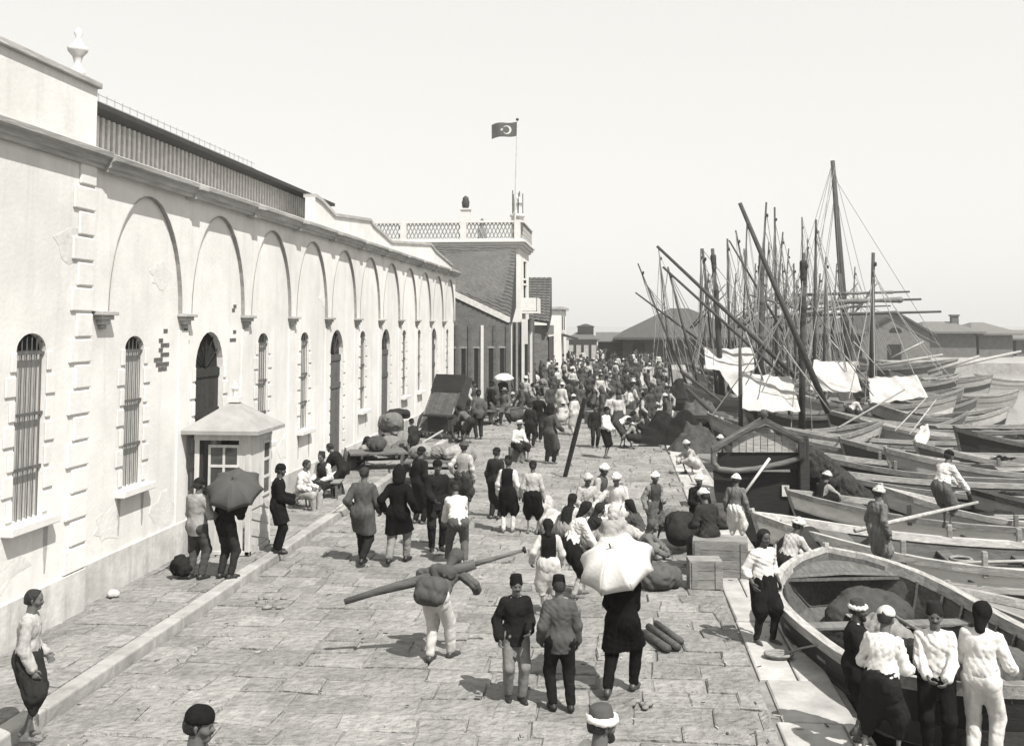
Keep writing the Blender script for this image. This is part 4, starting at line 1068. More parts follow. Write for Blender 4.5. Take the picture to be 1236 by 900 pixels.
b.build('pale_planking', wood(.44), DS)
b = MB(); b.prism([ds(866, 546, -.1), ds(966, 546, -.1), ds(966, 566, -.1), ds(880, 568, -.1), ds(866, 560, -.1)], (0, .06, 0)); b.build('counter', blk, DS)
b = MB()
for a_, c_ in (((860, 546), (924, 509)), ((924, 509), (970, 533))):
    A_, C2 = ds(*a_, -.3), ds(*c_, -.3); b.prism([A_, C2, C2+Vector((0, 0, .09)), A_+Vector((0, 0, .09))], (0, .55, 0))
b.build('gabled_top', wood(.12), DS)
b = MB(); b.lathe([(.07, 0), (.07, .12), (.11, .18), (.06, .3), (0, .32)], 10, Matrix.Translation(ds(922, 510, -.2))); b.build('knob', wood(.08), DS, True)
b = MB(); q = ds(970, 545, -.15); b.box((q.x, q.y, q.z-.35), (.22, .22, 1.5)); q2 = ds(966, 537, -.2); b.box((q2.x+.02, q2.y-.12, q2.z-.1), (.16, .05, .42)); b.build('corner_post', wood(.05), DS, bevel=.02)
q = ds(948, 592, -.02); b = MB(); b.box((q.x, q.y-.02, q.z), (.17, .03, .26)); b.build('white_patch', paint(.66), DS)
b = MB(); b.tube([ds(898, 596, -.55), ds(913, 575, -.4), ds(929, 553, -.25)], .035, 6); b.build('mooring_rope', mat('pale_rope', .62, .9, .2, 20), DS, True)
b = MB(); q = ds(985, 575, 1.0)                    # dark netting heap beside the stern post
sdf_obj('tarpaulin', [mk([(np.array(ds(976, 560, .6)), np.array(ds(1012, 590, 1.2)), .42, .40, .2), (np.array(ds(1012, 590, 1.2)), np.array(ds(1040, 602, 1.3)), .38, .25, .2)], .05, fold=.05, seed=4, fs=.5)], mat('tarred_canvas', .035, .85, .5, 8, .8), DS)
# --- sailing caiques farther along: (Y, hull px span at waterline, tones, masts, spars)
def caique(label, Y, xa, xb, F0, tn, masts=(), yards=(), B=2.8, deckz=.35, rb=.7, tone=.07, deg=-2, stays=True):
    a, c = AT(xa, 400, Y), AT(xb, 400, Y); L = c.x-a.x
    H = Hull(L, B, F0, rb, .5, .4, rake=.8, full=3.0)
    t = boat('sailing_boat', label, (a.x, Y), deg, H, tn, 'sailing boat', 'sailing boats with bare masts along the quay', thwarts=0, deck=deckz, foredeck=0, nst=20)
    for (bx, by, tx, ty, r, dy) in masts:
        p0, p1 = AT(bx, by, Y+dy), AT(tx, ty, Y+dy)
        dirn = (p1-p0).normalized(); p0 = p0-dirn*max(0, (p0.z-(ZS+F0-deckz))/max(dirn.z, .2))
        spar(t, 'mast', p0, p1, r, r*.55, tone)
        if stays and p1.z-p0.z > 4.5:
            for s in (-1, 1): stay(t, p0.lerp(p1, .9), (p0.x+s*.6, p0.y+s*1.2, ZS+F0), .018)
            for q_ in range(5): stay(t, p0.lerp(p1, rnd.uniform(.8, 1)), (a.x+L*rnd.uniform(-.1, 1.1), Y+rnd.uniform(-1, 1), ZS+F0+.4+rnd.uniform(0, 1.5)), .022, rnd.uniform(0, .25))
            b_ = MB(); q_ = loc(t, p0.lerp(p1, .93)); b_.lathe([(0, -.12), (.05, -.08), (.06, 0), (.05, .08), (0, .12)], 8, Matrix.Translation(q_+Vector((.1, -.1, 0)))); b_.build('block', wood(.05), t, True)
    for (bx, by, tx, ty, r, dy, f) in yards:
        p0, p1 = AT(bx, by, Y+dy), AT(tx, ty, Y+dy)
        spar(t, 'yard', p0, p1, r if f >= 0 else r*.6, r*.6 if f >= 0 else r*.45, tone if f >= 0 else .34)
        if f > 0: furled(t, p0.lerp(p1, .15), p0.lerp(p1, .85), r*1.6*f, .20)
    return t
c1 = caique('caique with a stretched white awning, dark mast and very long slanting yard', 38.5, 868, 1046, 1.35, (.50, .2, .34, .12),
    masts=[(968, 498, 970, 305, .13, 0), (894, 500, 893, 408, .09, -.3)], yards=[(1000, 498, 893, 245, .12, -.8, 0), (936, 500, 900, 400, .06, .4, -1), (1003, 498, 946, 418, .05, -1, -1)])
furled(c1, AT(968, 440, 38.5), AT(970, 318, 38.5), .13, .06)
awning(c1, [AT(896, 494, 37.2), AT(966, 496, 37.2), AT(955, 455, 39.2), AT(896, 449, 39.2)])
c2 = caique('caique with a bright white awning at the outer end of the moored rows', 45, 1030, 1150, 1.2, (.12, .2, .3, .3), masts=[(1052, 480, 1054, 305, .15, 6)], yards=[(1000, 408, 1050, 462, .06, 0, -1), (1030, 412, 1068, 452, .05, .5, -1)])
awning(c2, [AT(1050, 487, 43.6), AT(1120, 478, 43.6), AT(1106, 453, 45.8), AT(1048, 455, 45.8)])
c3 = caique('caique with a slack pale sail cloth hung over its deck and a long drooping yard', 57, 835, 980, 1.4, (.2, .2, .3, .1),
    masts=[(868, 420, 860, 300, .17, 0), (858, 400, 848, 300, .12, .8)], yards=[(962, 456, 793, 297, .13, -.5, 0), (955, 462, 800, 322, .10, -1.2, 0)])
furled(c3, AT(868, 405, 57), AT(861, 310, 57), .15, .07)
awning(c3, [AT(852, 444, 55.5), AT(911, 447, 55.5), AT(908, 418, 57.5), AT(850, 419, 57.5)], CANVAS, .35)
awning(c3, [AT(868, 447, 54.6), AT(893, 482, 54.6), AT(900, 480, 55.4), AT(893, 446, 55.4)], CANVAS2, .1, 'side_cloth')
c4 = caique('caique with a tall mast and rolled sail hoisted upright', 62, 900, 990, 1.4, (.1, .2, .3, .1), masts=[(918, 430, 918, 308, .22, 0), (920, 330, 925, 244, .10, 0)], yards=[(945, 400, 880, 290, .08, .8, 0)])
furled(c4, AT(918, 420, 62), AT(919, 322, 62), .20, .10)
c5 = caique('caique showing a pale hanging canvas between two bare poles', 54, 975, 1052, 1.3, (.2, .2, .3, .1), masts=[(983, 430, 985, 265, .11, 4), (995, 420, 997, 310, .09, 6)])
awning(c5, [AT(978, 470, 52.5), AT(1040, 472, 52.5), AT(1030, 436, 54.5), AT(982, 434, 54.5)], CANVAS, .25)
c6 = caique('caique with two thin masts behind the awning boat', 68, 862, 945, 1.3, (.1, .15, .25, .3), masts=[(880, 400, 878, 288, .11, 0), (907, 372, 888, 278, .10, 2)], yards=[(960, 372, 905, 356, .07, 1, 0)])
c7 = caique('caique with thin crossed spars deep in the row of masts', 74, 915, 1000, 1.3, (.3, .15, .25, .1), masts=[(937, 400, 935, 250, .12, 0), (938, 362, 945, 280, .10, 1)], yards=[(925, 384, 1040, 368, .08, 1, 1.2)])
c8 = caique('small boat with short slanting poles at the left end of the mast row', 66, 788, 868, 1.1, (.2, .2, .3, .5), masts=[(800, 392, 770, 318, .08, 0), (821, 380, 806, 322, .10, -2), (803, 378, 795, 300, .06, 3)], yards=[(850, 415, 767, 353, .08, -1.5, 0)])
c9 = caique('large ship with the tallest mast and three long horizontal yards', 86, 955, 1130, 1.9, (.06, .15, .2, .3), B=5, masts=[(1022, 414, 1005, 194, .32, 0), (1020, 400, 1014, 330, .34, -.1)],
    yards=[(958, 356, 1098, 352, .13, -.6, .6), (945, 366, 1112, 361, .14, -.7, 1.0), (950, 381, 1136, 376, .15, -.8, 0), (960, 373, 1075, 369, .09, -1.4, 0), (1000, 420, 1018, 330, .10, 1.5, 0)])
for q in ((940, 410), (955, 405), (975, 410), (1062, 420)): stay(c9, AT(1005, 196, 86), AT(q[0], q[1], 84), .022)
stay(c9, AT(1008, 200, 86), AT(985, 300, 80), .02)
caique('black hulled boat lying between the awning boats', 48, 905, 1035, 1.25, (.04, .12, .2, .1), masts=[(952, 470, 950, 380, .07, 0)], stays=False)
caique('dark boat with a bare pole beyond the slack sail cloth', 80, 880, 960, 1.4, (.05, .12, .2, .1), masts=[(960, 410, 958, 318, .12, 0), (915, 410, 917, 300, .10, 3)])
# clutter of small boats and loose spars near the outer rows
SMALL = [(1010, 514, 34, 5.5, (.3, .2, .3, .1), 'small grey rowing boat between lighters below the larger awning'), (1060, 500, 36, 6, (.55, .25, .35, .1), 'small white rowing boat under the outer awning'),
         (1072, 528, 31.5, 6.5, (.2, .2, .36, .5), 'rowing boat with a light rim among the lighters in the middle of the row'), (1118, 494, 39, 6.5, (.05, .16, .2, .3), 'small black rowing boat just beyond the upswept black lighter'),
         (1130, 440, 70, 5, (.34, .3, .4, .3), 'long pale boat low on the water in front of the gabled hall'), (1055, 436, 78, 6, (.5, .3, .4, .3), 'pale boat moored beside the pier under the long yards'), (1180, 432, 90, 7, (.5, .4, .5, .5), 'slim white boat in front of the end warehouse')]
for (px, py, Y, L, tn, lb) in SMALL:
    q = AT(px, py, Y); H = Hull(L, min(1.9, L*.2), .75, .5, .4, .3, rake=.5)
    boat('rowing_boat', lb, (q.x, Y), rnd.uniform(-8, 6), H, tn, 'rowing boat', None, thwarts=3, nst=16)
def loose_spar(a, c, r, tone, label, kind='spar', cat='spar'):
    b = MB(); a, c = Vector(a), Vector(c); b.tube([a, a.lerp(c, .5), c], [r, r*.95, r*.7], 8); return tag(b.build(kind, wood(tone), None, True), label, cat)
loose_spar(AT(1128, 447, 62), AT(1232, 424, 66), .11, .42, 'long pale pole rising to the right edge over the water')
loose_spar(AT(1120, 450, 60), AT(1182, 430, 60), .12, .40, 'thick pale pole slanting up beside the outer awning')
loose_spar(AT(1062, 441, 66), AT(1138, 428, 66), .10, .4, 'pale pole lying flat below the gabled hall')
loose_spar(AT(1076, 432, 84), AT(1115, 412, 84), .09, .4, 'short pale spar tilted up in front of the door of the gabled hall')
loose_spar(AT(1012, 516, 33), AT(1092, 470, 37), .035, .3, 'thin pole slanting from the grey rowing boat towards the outer awning')
loose_spar(AT(1080, 520, 33.5), AT(1118, 480, 36), .026, .4, 'light oar propped on a gunwale below the outer awning', 'oar', 'oar')
loose_spar(AT(1098, 524, 33.5), AT(1130, 482, 36), .026, .42, 'light oar leaning steeply beside the propped oar', 'oar', 'oar')
loose_spar(AT(830, 470, 47), AT(884, 520, 40), .10, .06, 'dark curved spar leaning from the quay heap towards the awning boat')
loose_spar(AT(822, 448, 54), AT(872, 486, 48), .09, .07, 'dark spar lying across the heaped nets by the slack sail')
loose_spar(AT(1032, 640, 20.1), AT(1180, 606, 22.5), .045, .45, 'long oar lying in the post lined white lighter', 'oar', 'oar')

# cloth hung over a lighter rim
b = MB(); A_, B_, C_, D_ = AT(1110, 516, 33), AT(1122, 512, 33.2), AT(1118, 540, 32.6), AT(1104, 534, 32.4); n = 10; P_ = {}
for i in range(n+1):
    for j in range(n+1):
        u, v = i/n, j/n; p_ = (A_*(1-u)+B_*u)*(1-v)+(D_*(1-u)+C_*u)*v+Vector((.05*math.sin(v*7+u*5), .07*math.sin(u*13), .04*math.sin(u*9+v*4))); P_[i, j] = len(b.v); b.v.append(tuple(p_))
for i in range(n):
    for j in range(n): b.f.append((P_[i, j], P_[i+1, j], P_[i+1, j+1], P_[i, j+1])); b.mi.append(0)
o = b.build('hung_cloth', CANVAS, None, True); sm = o.modifiers.new('thick', 'SOLIDIFY'); sm.thickness = .02; tag(o, 'white cloth hung to dry beside the two leaning oars', 'cloth')
# more masts deep in the harbour, each on its own hull
g = random.Random(21)
EXTRA = [(855, 330, 78, .10, 'far boat with a thin mast beside the left furled mast'), (898, 300, 100, .12, 'far boat with a thin mast half hidden by the rolled sail'), (922, 336, 76, .10, 'far boat with a short mast in the thick of the spars'), (944, 318, 86, .10, 'far boat with a mast just right of the rolled sail'), (968, 262, 104, .12, 'far boat with a high thin mast between the furled masts'), (990, 330, 80, .10, 'far boat with a short mast left of the tallest mast foot'), (1010, 318, 100, .10, 'far boat with a mast crossing behind the tallest mast'), (846, 300, 94, .10, 'far boat with one thin mast left of the furled mast pair'), (902, 262, 92, .11, 'far boat with a thin mast seen past the long slanting yard'), (912, 318, 88, .09, 'far boat with a short thin mast next to the hoisted rolled sail'), (928, 292, 96, .10, 'far boat whose thin mast stands between the crossed spars'),
         (952, 300, 90, .10, 'far boat with a thin pole mast right of the crossed spars'), (975, 288, 98, .11, 'far boat with a thin mast just left of the tallest mast'), (1032, 322, 96, .10, 'far boat with a thin mast right of the tallest mast'), (888, 330, 84, .08, 'far boat with the shortest thin mast behind the slanting yards'), (962, 338, 82, .09, 'far boat with a short mast hidden among the furled sails')]
for (px, py, Y, r, lb) in EXTRA:
    dx = g.uniform(-7, 7)
    caique(lb, Y, px-14, px+46, 1.3, (g.choice((.05, .12, .25)), .15, .25, g.choice((.1, .4))), masts=[(px+dx, 405, px, py, r, 0)], yards=[(px+dx-16+g.uniform(-6, 6), 396, px+dx+30, 350+g.uniform(-12, 12), r*.7, .5, g.choice((0, 1.3)))])

# further lighters and skiffs filling the rows out over the water
g = random.Random(8)
FILL = [(1052, 512, .75, 10, 2.2, (.55, .08, .42, .03), 'white skiff under the leaning oars'), (1030, 536, .8, 9, 2.0, (.10, .1, .3, .6), 'brown lighter with a pale strake between the leaning oars and the man on the lighter'), (1085, 548, .75, 9, 2.2, (.5, .08, .4, .03), 'pale lighter just behind the man leaning forward in the white shirt'),
        (1010, 500, .9, 9, 2.4, (.05, .1, .3, .5), 'dark lighter with a light strake below the hanging awning'), (1060, 489, .9, 5, 2.2, (.5, .1, .4, .04), 'pale lighter outside the outer awning caique'), (1080, 478, .9, 3.4, 2.2, (.1, .1, .25, .4), 'grey lighter end beyond the outer awning'),
        (1050, 466, 1.0, 4.5, 2.6, (.16, .1, .3, .1), 'grey hull beyond the outer awning, low on the water'), (1030, 455, 1.0, 6, 2.8, (.05, .2, .3, .4), 'black hull with pale strake beside the pier'), (1080, 450, .9, 4.5, 2.4, (.5, .1, .4, .05), 'pale hull by the slanted poles near the gabled hall'),
        (1120, 540, .75, 8, 2.0, (.16, .08, .4, .04), 'grey lighter near the right edge between the black and pale upswept bows'), (1085, 596, .6, 7, 2.0, (.74, .12, .5, .04), 'pale skiff beside the man leaning forward on the lighter'), (1040, 432, 1.0, 9, 3, (.1, .2, .3, .5), 'long dark hull under the ends of the horizontal yards'),
        (1010, 452, 1.0, 10, 2.6, (.4, .1, .25, .06), 'pale hull under the hanging canvas'), (960, 476, 1.0, 7, 2.2, (.3, .2, .34, .6), 'small hull wedged between the two white awnings')]
for (px, py, z, L, B, tn, lb) in FILL:
    p = G(px, py, z); H = Hull(L, B, z+.95-.5, .6, .45, .4, rake=.7, full=2.9)
    t = boat('lighter', lb, (p.x, p.y), g.uniform(-11, 9), H, tn, 'lighter', None, thwarts=4, nst=18)
    for k in range(2):
        x0 = g.uniform(.15, .3)*L; y0 = g.uniform(-.3, .3); b = MB(); b.tube([(x0, y0, H.F0+.02), (x0+L*.6, y0+g.uniform(-.3, .3), H.F0+.10)], .03, 6); b.build('oar', wood(g.choice((.25, .4))), t)
    b = MB(); xx = g.uniform(.3, .6)*L; b.box((xx, g.uniform(-.3, .3), H.F0-.25), (g.uniform(.5, 1.1), .7, .5)); b.build('cargo', cloth(g.choice((.04, .12, .3))), t, bevel=.08)
    for k in range(2):
        c_ = V3(g.uniform(.2, .75)*L, g.uniform(-.3, .3), H.F0-.15); sdf_obj('net_pile', [mk([(c_-V3(.5, .1, .1), c_+V3(.4, .1, .05), .3, .22, .1), (c_+V3(.1, .2, .1), c_+V3(.5, -.2, -.1), .2, .2, .1)], .07, fold=.05, seed=g.randint(0, 999), fs=.6)], cloth(g.choice((.02, .05, .14))), t)
# gear lying in the near boat
def in_boat(t, p): return t.matrix_basis @ Vector(p)
q = in_boat(nb, (1.5, .25, .14))
# ------------------------------------------------------------------ objects on the quay
def crate(label, base, d, rz, tone, group=None):
    t = thing('crate', label, 'crate', base, R(rz), group); w, dp, h = d; b = MB()
    n = max(3, int(h/.14))
    for i in range(n):
        z = h*(i+.5)/n
        for s in (-1, 1):
            b.box((0, s*(dp/2-.01), z), (w, .022, h/n-.008)); b.box((s*(w/2-.01), 0, z), (.022, dp-.05, h/n-.008))
    b.box((0, 0, .02), (w-.05, dp-.05, .03)); b.build('side_boards', wood(tone), t)
    b = MB(); m = max(3, int(dp/.16))
    for i in range(m): b.box((0, -dp/2+dp*(i+.5)/m, h-.005), (w-.002, dp/m-.008, .024))
    b.build('lid', wood(tone*1.05), t)
    for s in (-1, 1):
        for q in (-1, 1): b = MB(); b.box((s*(w/2-.08), q*(dp/2+.008), h/2), (.09, .02, h-.02)); b.build('batten', wood(tone*.9), t)
    return t
def sack(label, p, size, tone, seed, name='sack', cat='sack', group=None, fold=.02):
    """lumpy stuffed sack or bundle; size = half extents"""
    g = np.random.RandomState(seed); sx, sy, sz = size; pr = []
    for k in range(5):
        a, c = g.uniform(-.5, .5, 3), g.uniform(-.5, .5, 3); r = min(size)*g.uniform(.5, .72)
        pr.append((V3(a[0]*sx, a[1]*sy, sz*(1+a[2]*.5)), V3(c[0]*sx, c[1]*sy, sz*(1+c[2]*.5)), r, r, min(size)*.5))
    pr.append((V3(-sx*.6, 0, sz*.8), V3(sx*.6, 0, sz*.8), min(size)*.8, min(size)*.8, .05))
    h = max(.022, min(size)/9)
    o = sdf_obj(name, [mk(pr, h, fold=fold, seed=seed, cuts=[(V3(0, 0, .0), V3(0, 0, -1))], fs=.8)], cloth(tone)); o.location = p; o.rotation_euler.z = g.uniform(0, 6)
    return tag(o, label, cat, group)
def umbrella(name, label, apex, axis, rad, depth, tone, shaft):
    t = thing(name, label, 'umbrella', apex); z = Vector(axis).normalized()
    M = z.to_track_quat('Z', 'Y').to_matrix().to_4x4(); b = MB(); n, m, sub_ = 8, 6, 6
    for k in range(n):                           # eight stretched gores meeting in creases along the ribs
        g = {}
        for i in range(m+1):
            for j in range(sub_+1):
                f = j/sub_; a0, a1 = 2*math.pi*k/n, 2*math.pi*(k+1)/n; r = rad*math.sin(i/m*1.25)/math.sin(1.25)
                x = r*((1-f)*math.cos(a0)+f*math.cos(a1)); y = r*((1-f)*math.sin(a0)+f*math.sin(a1)); pull = 4*f*(1-f)
                sc = 1-.10*pull*(i/m)**3
                zz = -depth*(1-math.cos(i/m*1.25))/(1-math.cos(1.25))-.035*pull*(i/m)
                g[i, j] = len(b.v); b.v.append(tuple(M @ Vector((x*sc, y*sc, zz))))
        for i in range(m):
            for j in range(sub_): b.f.append((g[i, j], g[i, j+1], g[i+1, j+1], g[i+1, j])); b.mi.append(0)
    o = b.build('canopy', mat('umbrella_cloth_%d' % int(tone*100), tone, .8, .12, 4, .15, 30, .1, stain=.1), t, True); s = o.modifiers.new('thick', 'SOLIDIFY'); s.thickness = .006; s.offset = -1
    for k in range(n):
        a = 2*math.pi*k/n; b = MB(); pts = [M @ Vector((rad*math.sin(i/m*1.25)/math.sin(1.25)*math.cos(a), rad*math.sin(i/m*1.25)/math.sin(1.25)*math.sin(a), -depth*(1-math.cos(i/m*1.25))/(1-math.cos(1.25))-.012)) for i in range(m+1)]
        b.tube(pts, .006, 5); b.build('rib', IRON, t)
    b = MB(); b.tube([M @ Vector((0, 0, .07)), M @ Vector((0, 0, -shaft))], .011, 6); b.build('shaft', wood(.12), t)
    b = MB(); b.tube([M @ Vector((.05*math.cos(a)-.05, 0, -shaft-.05*math.sin(a))) for a in [k*math.pi/6 for k in range(7)]], .014, 6); b.build('handle', wood(.10), t)
    return t
def draped(label, p, peaks, tone, seed, ext, name='tarpaulin_heap', cat='heap'):
    g = np.random.RandomState(seed); n = 60; ex, ey = ext
    xs_, ys_ = np.linspace(-ex, ex, n), np.linspace(-ey, ey, n); X, Y = np.meshgrid(xs_, ys_, indexing='ij'); Z = np.zeros_like(X)
    for (cx, cy, h, sl) in peaks:
        d = np.sqrt((X-cx)**2+((Y-cy)*1.1)**2); Z = np.maximum(Z, h-sl*np.maximum(d-.25, 0)**.85)
    for q in range(7):
        w = 3+g.rand()*9; v = g.randn(2); v /= np.linalg.norm(v); Z = Z+.035*(1-2*np.abs(np.sin(w*(v[0]*X+v[1]*Y)+g.rand()*6)))*np.clip(Z*2, 0, 1)
    Z = np.maximum(Z, -.05); b = MB()
    b.v = [(X[i, j], Y[i, j], Z[i, j]) for i in range(n) for j in range(n)]
    b.f = [(i*n+j, (i+1)*n+j, (i+1)*n+j+1, i*n+j+1) for i in range(n-1) for j in range(n-1) if max(Z[i, j], Z[i+1, j], Z[i, j+1], Z[i+1, j+1]) > -.04]; b.mi = [0]*len(b.f)
    o = b.build(name, mat('draped_%d' % int(tone*1000), tone, .9, .5, 5, .7, 18, .12), None, True); o.location = p
    return tag(o, label, cat)
def basket(label, p, r, h, tone, fill, group=None):
    t = thing('basket', label, 'basket', p, 0, group); b = MB()
    b.lathe([(0, 0), (r*.75, 0), (r*.9, h*.4), (r, h), (r*.94, h), (r*.84, h*.4), (r*.7, .04), (0, .04)], 18); b.build('wicker', mat('wicker_%d' % int(tone*100), tone, .9, .4, 30, .8, 60, .1), t, True)
    b = MB(); b.lathe([(0, h*.98), (r*.4, h*1.08), (r*.8, h*.96), (r*.9, h*.7), (0, h*.6)], 14); b.build('contents', mat('produce_%d' % int(fill*100), fill, .9, .5, 25, .9, 40, .1), t, True)
    return t
# guard kiosk on the pavement
kx0, kx1 = -7.93, -6.83; ky0 = 18.75; ky1 = 19.9
kc = ((kx0+kx1)/2, (ky0+ky1)/2)
kz0 = .13; kzt = AT(280, 524, 18.7).z
kk = thing('guard_kiosk', 'small white watch kiosk with a grey pyramid roof and glazed front against the warehouse', 'kiosk', (kc[0], kc[1], kz0))
W_ = mat('kiosk_paint', .66, .7, .12, 5, .2, 20, .25, (4, 4, .6), 0, .25); hw, hd, H_ = (kx1-kx0)/2, (ky1-ky0)/2, kzt-kz0
b = MB()
for sx in (-1, 1):
    for sy in (-1, 1): b.box((sx*(hw-.05), sy*(hd-.05), H_/2), (.10, .10, H_))
b.box((0, 0, H_-.06), (2*hw+.02, 2*hd+.02, .12)); b.box((0, 0, .04), (2*hw, 2*hd, .08)); b.build('frame', W_, kk, bevel=.01)
# front (towards the camera): near-black panels painting the shade of an open doorway at the left, glazed panel at the right
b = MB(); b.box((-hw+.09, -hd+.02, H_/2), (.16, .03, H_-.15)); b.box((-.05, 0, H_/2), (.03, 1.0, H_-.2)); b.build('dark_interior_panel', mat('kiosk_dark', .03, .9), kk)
zs_ = 1.15
b = MB(); b.box((.06, -hd+.03, zs_/2+.05), (2*hw-.42, .04, zs_)); b.box((hw-.035, 0, H_/2), (.04, 2*hd-.2, H_-.2)); b.build('lower_panel', None or W_, kk)
b = MB()
g = random.Random(1)
for k in range(4):                              # painted diagonal bands of a sentry box on the street side
    z = .06+k*.30
    for s in (-1,): b.prism([(hw-.005, -hd+.1, z), (hw-.005, hd-.1, z-.25+.5*0), (hw-.005, hd-.1, z-.12), (hw-.005, -hd+.1, z+.13)], (.006, 0, 0))
b.build('painted_bands', mat('grey_band', .52, .7, .2, 6), kk)
def glazed(nm, c, wd, ht, ax, cols, rows):
    b = MB(); x, y, z = c
    dim = lambda a, d, h: (a, d, h) if ax == 'x' else (d, a, h)
    off = lambda a: (x+a, y) if ax == 'x' else (x, y+a)
    for i in range(cols+1):
        q = off(-wd/2+wd*i/cols); b.box((q[0], q[1], z), dim(.045, .04, ht+.04))
    for j in range(rows+1): b.box((x, y, z-ht/2+ht*j/rows), dim(wd+.04, .045, .05))
    o = b.build('window', W_, kk)
    b = MB(); b.box((x, y, z), dim(wd, .012, ht)); m = mat('kiosk_glass', .06, .08, .1, 3, 0, spec=.6); b.build('pane', m, o)
glazed('front', (.02, -hd+.03, H_-.78), .56, 1.1, 'x', 2, 3)
glazed('side', (hw-.005, hd-.30, H_-.72), .36, 1.0, 'y', 1, 3)
b = MB(); b.box((hw-.012, -.2, H_-.75), (.03, .62, 1.3)); b.box((.40, -hd+.028, H_-.75), (.18, .03, 1.3)); b.build('shutter', W_, kk)
b = MB(); e = .20; za, zb2 = AT(280, 522, 18.5).z-kz0+.02, AT(285, 485, 19.3).z-kz0
E = [(-hw-e, -hd-e, za), (hw+e, -hd-e, za), (hw+e, hd+e, za), (-hw-e, hd+e, za)]; T = [(-.07, -.07, zb2), (.07, -.07, zb2), (.07, .07, zb2), (-.07, .07, zb2)]
b.add(E+T+[(x, y, z-.07) for x, y, z in E], [(0, 1, 5, 4), (1, 2, 6, 5), (2, 3, 7, 6), (3, 0, 4, 7), (4, 5, 6, 7), (0, 1, 9, 8), (1, 2, 10, 9), (2, 3, 11, 10), (3, 0, 8, 11), (8, 9, 10, 11)])
b.build('roof', mat('zinc_roof', .34, .6, .2, 3, .2, 12, .3), kk)
b = MB(); b.box((0, 0, zb2+.05), (.24, .24, .1)); b.lathe([(.04, .1), (.05, .2), (.08, .26), (.04, .34), (0, .42)], 8, Matrix.Translation((0, 0, zb2))); b.build('finial', TRIM, kk)
# log carried by the porter
pa, pb_ = AT(416, 726, 13.55), AT(634, 663, 13.95)
lt = thing('log', 'long double ended log carried across the back of the bent porter', 'log', (0, 0, 0))
d = pb_-pa
b = MB(); pts = [pa+d*t+Vector((0, 0, .012*math.sin(t*9))) for t in (0, .15, .3, .45, .6, .72)]; b.tube(pts, [.040, .046, .062, .074, .076, .066], 10); b.build('trunk', wood(.10), lt, True)
b = MB(); b.tube([pa+d*.70, pa+d*.85, pb_], [.036, .028, .022], 8); b.build('thin_end', wood(.16), lt, True)
b = MB(); b.tube([pb_-d*.012, pb_+d*.004], .045, 8); b.build('end_cap', wood(.03), lt, True)
# beam held upright
p0, p1 = G(682, 575), AT(706, 480, G(682, 575).y-.6)
b = MB(); b.tube([p0, p0.lerp(p1, .5), p1], [.075, .08, .07], 6); tag(b.build('beam', wood(.03), None), 'dark wooden beam standing up at a lean in the middle of the crowd', 'beam')
# crates, bundles
q = G(852, 712); crate('low rough plank crate in front of the larger crate near the quay edge', (q.x, q.y+.25, 0), (.55, .42, .46), 4, .30, 'crates by the quay edge')
q = G(880, 700); crate('larger plank crate serving as a seat for the man in a dark jacket', (q.x-.1, q.y+.45, 0), (.95, .6, .62), -6, .26, 'crates by the quay edge')
q = G(800, 714); sack('dark stuffed bag lying beside the low plank crate', (q.x, q.y+.2, 0), (.30, .24, .22), .10, 3)
q = G(772, 714); sack('grey canvas roll on the ground just right of the white umbrella', (q.x+.12, q.y+.4, 0), (.26, .22, .13), .42, 8, 'canvas_roll', 'canvas roll')
for i, (a, c, r) in enumerate((((783, 756), (818, 781), .055), ((778, 764), (806, 783), .06), ((792, 752), (822, 774), .05))):
    A_, C_ = G(a[0], a[1], r), G(c[0], c[1], r); b = MB(); b.tube([A_, C_], r, 8)
    tag(b.build('billet', wood(.09), None, True), ('lower left billet of the firewood beside the umbrella man', 'thickest front billet of the firewood beside the umbrella man', 'rear upper billet of the firewood beside the umbrella man')[i], 'firewood', 'firewood billets on the pavement')
g = random.Random(9)
for (px, py, n, lb) in ((776, 851, 7, 'dark droppings scattered on the pavement behind the umbrella man'), (330, 728, 12, 'scatter of dark straw and droppings on the pavement by the kerb'), (748, 590, 6, 'small dark scraps lying on the pale open pavement')):
    b = MB()
    for i in range(n):
        q = G(px+g.uniform(-16, 16), py+g.uniform(-6, 6)); r = g.uniform(.03, .06)
        b.lathe([(0, 0), (r, .004), (r*.9, r*.7), (0, r)], 7, Matrix.Translation(q) @ Matrix.Rotation(g.uniform(0, 6), 4, 'Z') @ Matrix.Diagonal((1.5, 1, .8, 1)))
    tag(b.build('litter', DIRT, None, True), lb, 'litter', None, 'stuff')
q = G(216, 700, .13); sack('dark bag set down on the pavement beside the man at the kiosk', (q.x, q.y+.1, .13), (.15, .14, .22), .035, 12, 'bag', 'bag')
q = G(133, 722, .13); sack('small pale rag at the foot of the warehouse corner', (q.x, q.y+.1, .13), (.07, .05, .045), .5, 13, 'rag', 'rag')
for i, (px, py, sz, tn, lb) in enumerate(((826, 668, (.34, .30, .50), .05, 'tall dark bundle standing left of the larger crate'), (757, 694, (.28, .24, .2), .30, 'grey sack by the feet of the squatting men near the umbrella'), (812, 640, (.3, .26, .22), .14, 'brown sack behind the tall dark bundle'), (790, 676, (.22, .2, .16), .45, 'pale small sack in front of the white turban and grey jacket'), (870, 640, (.3, .26, .3), .08, 'dark sack at the quay edge behind the white baggy trousers'))):
    q = G(px, py); sack(lb, (q.x, q.y+.15, 0), sz, tn, 500+i)
g = random.Random(44); b = MB()                   # straw and chips trodden over the stones
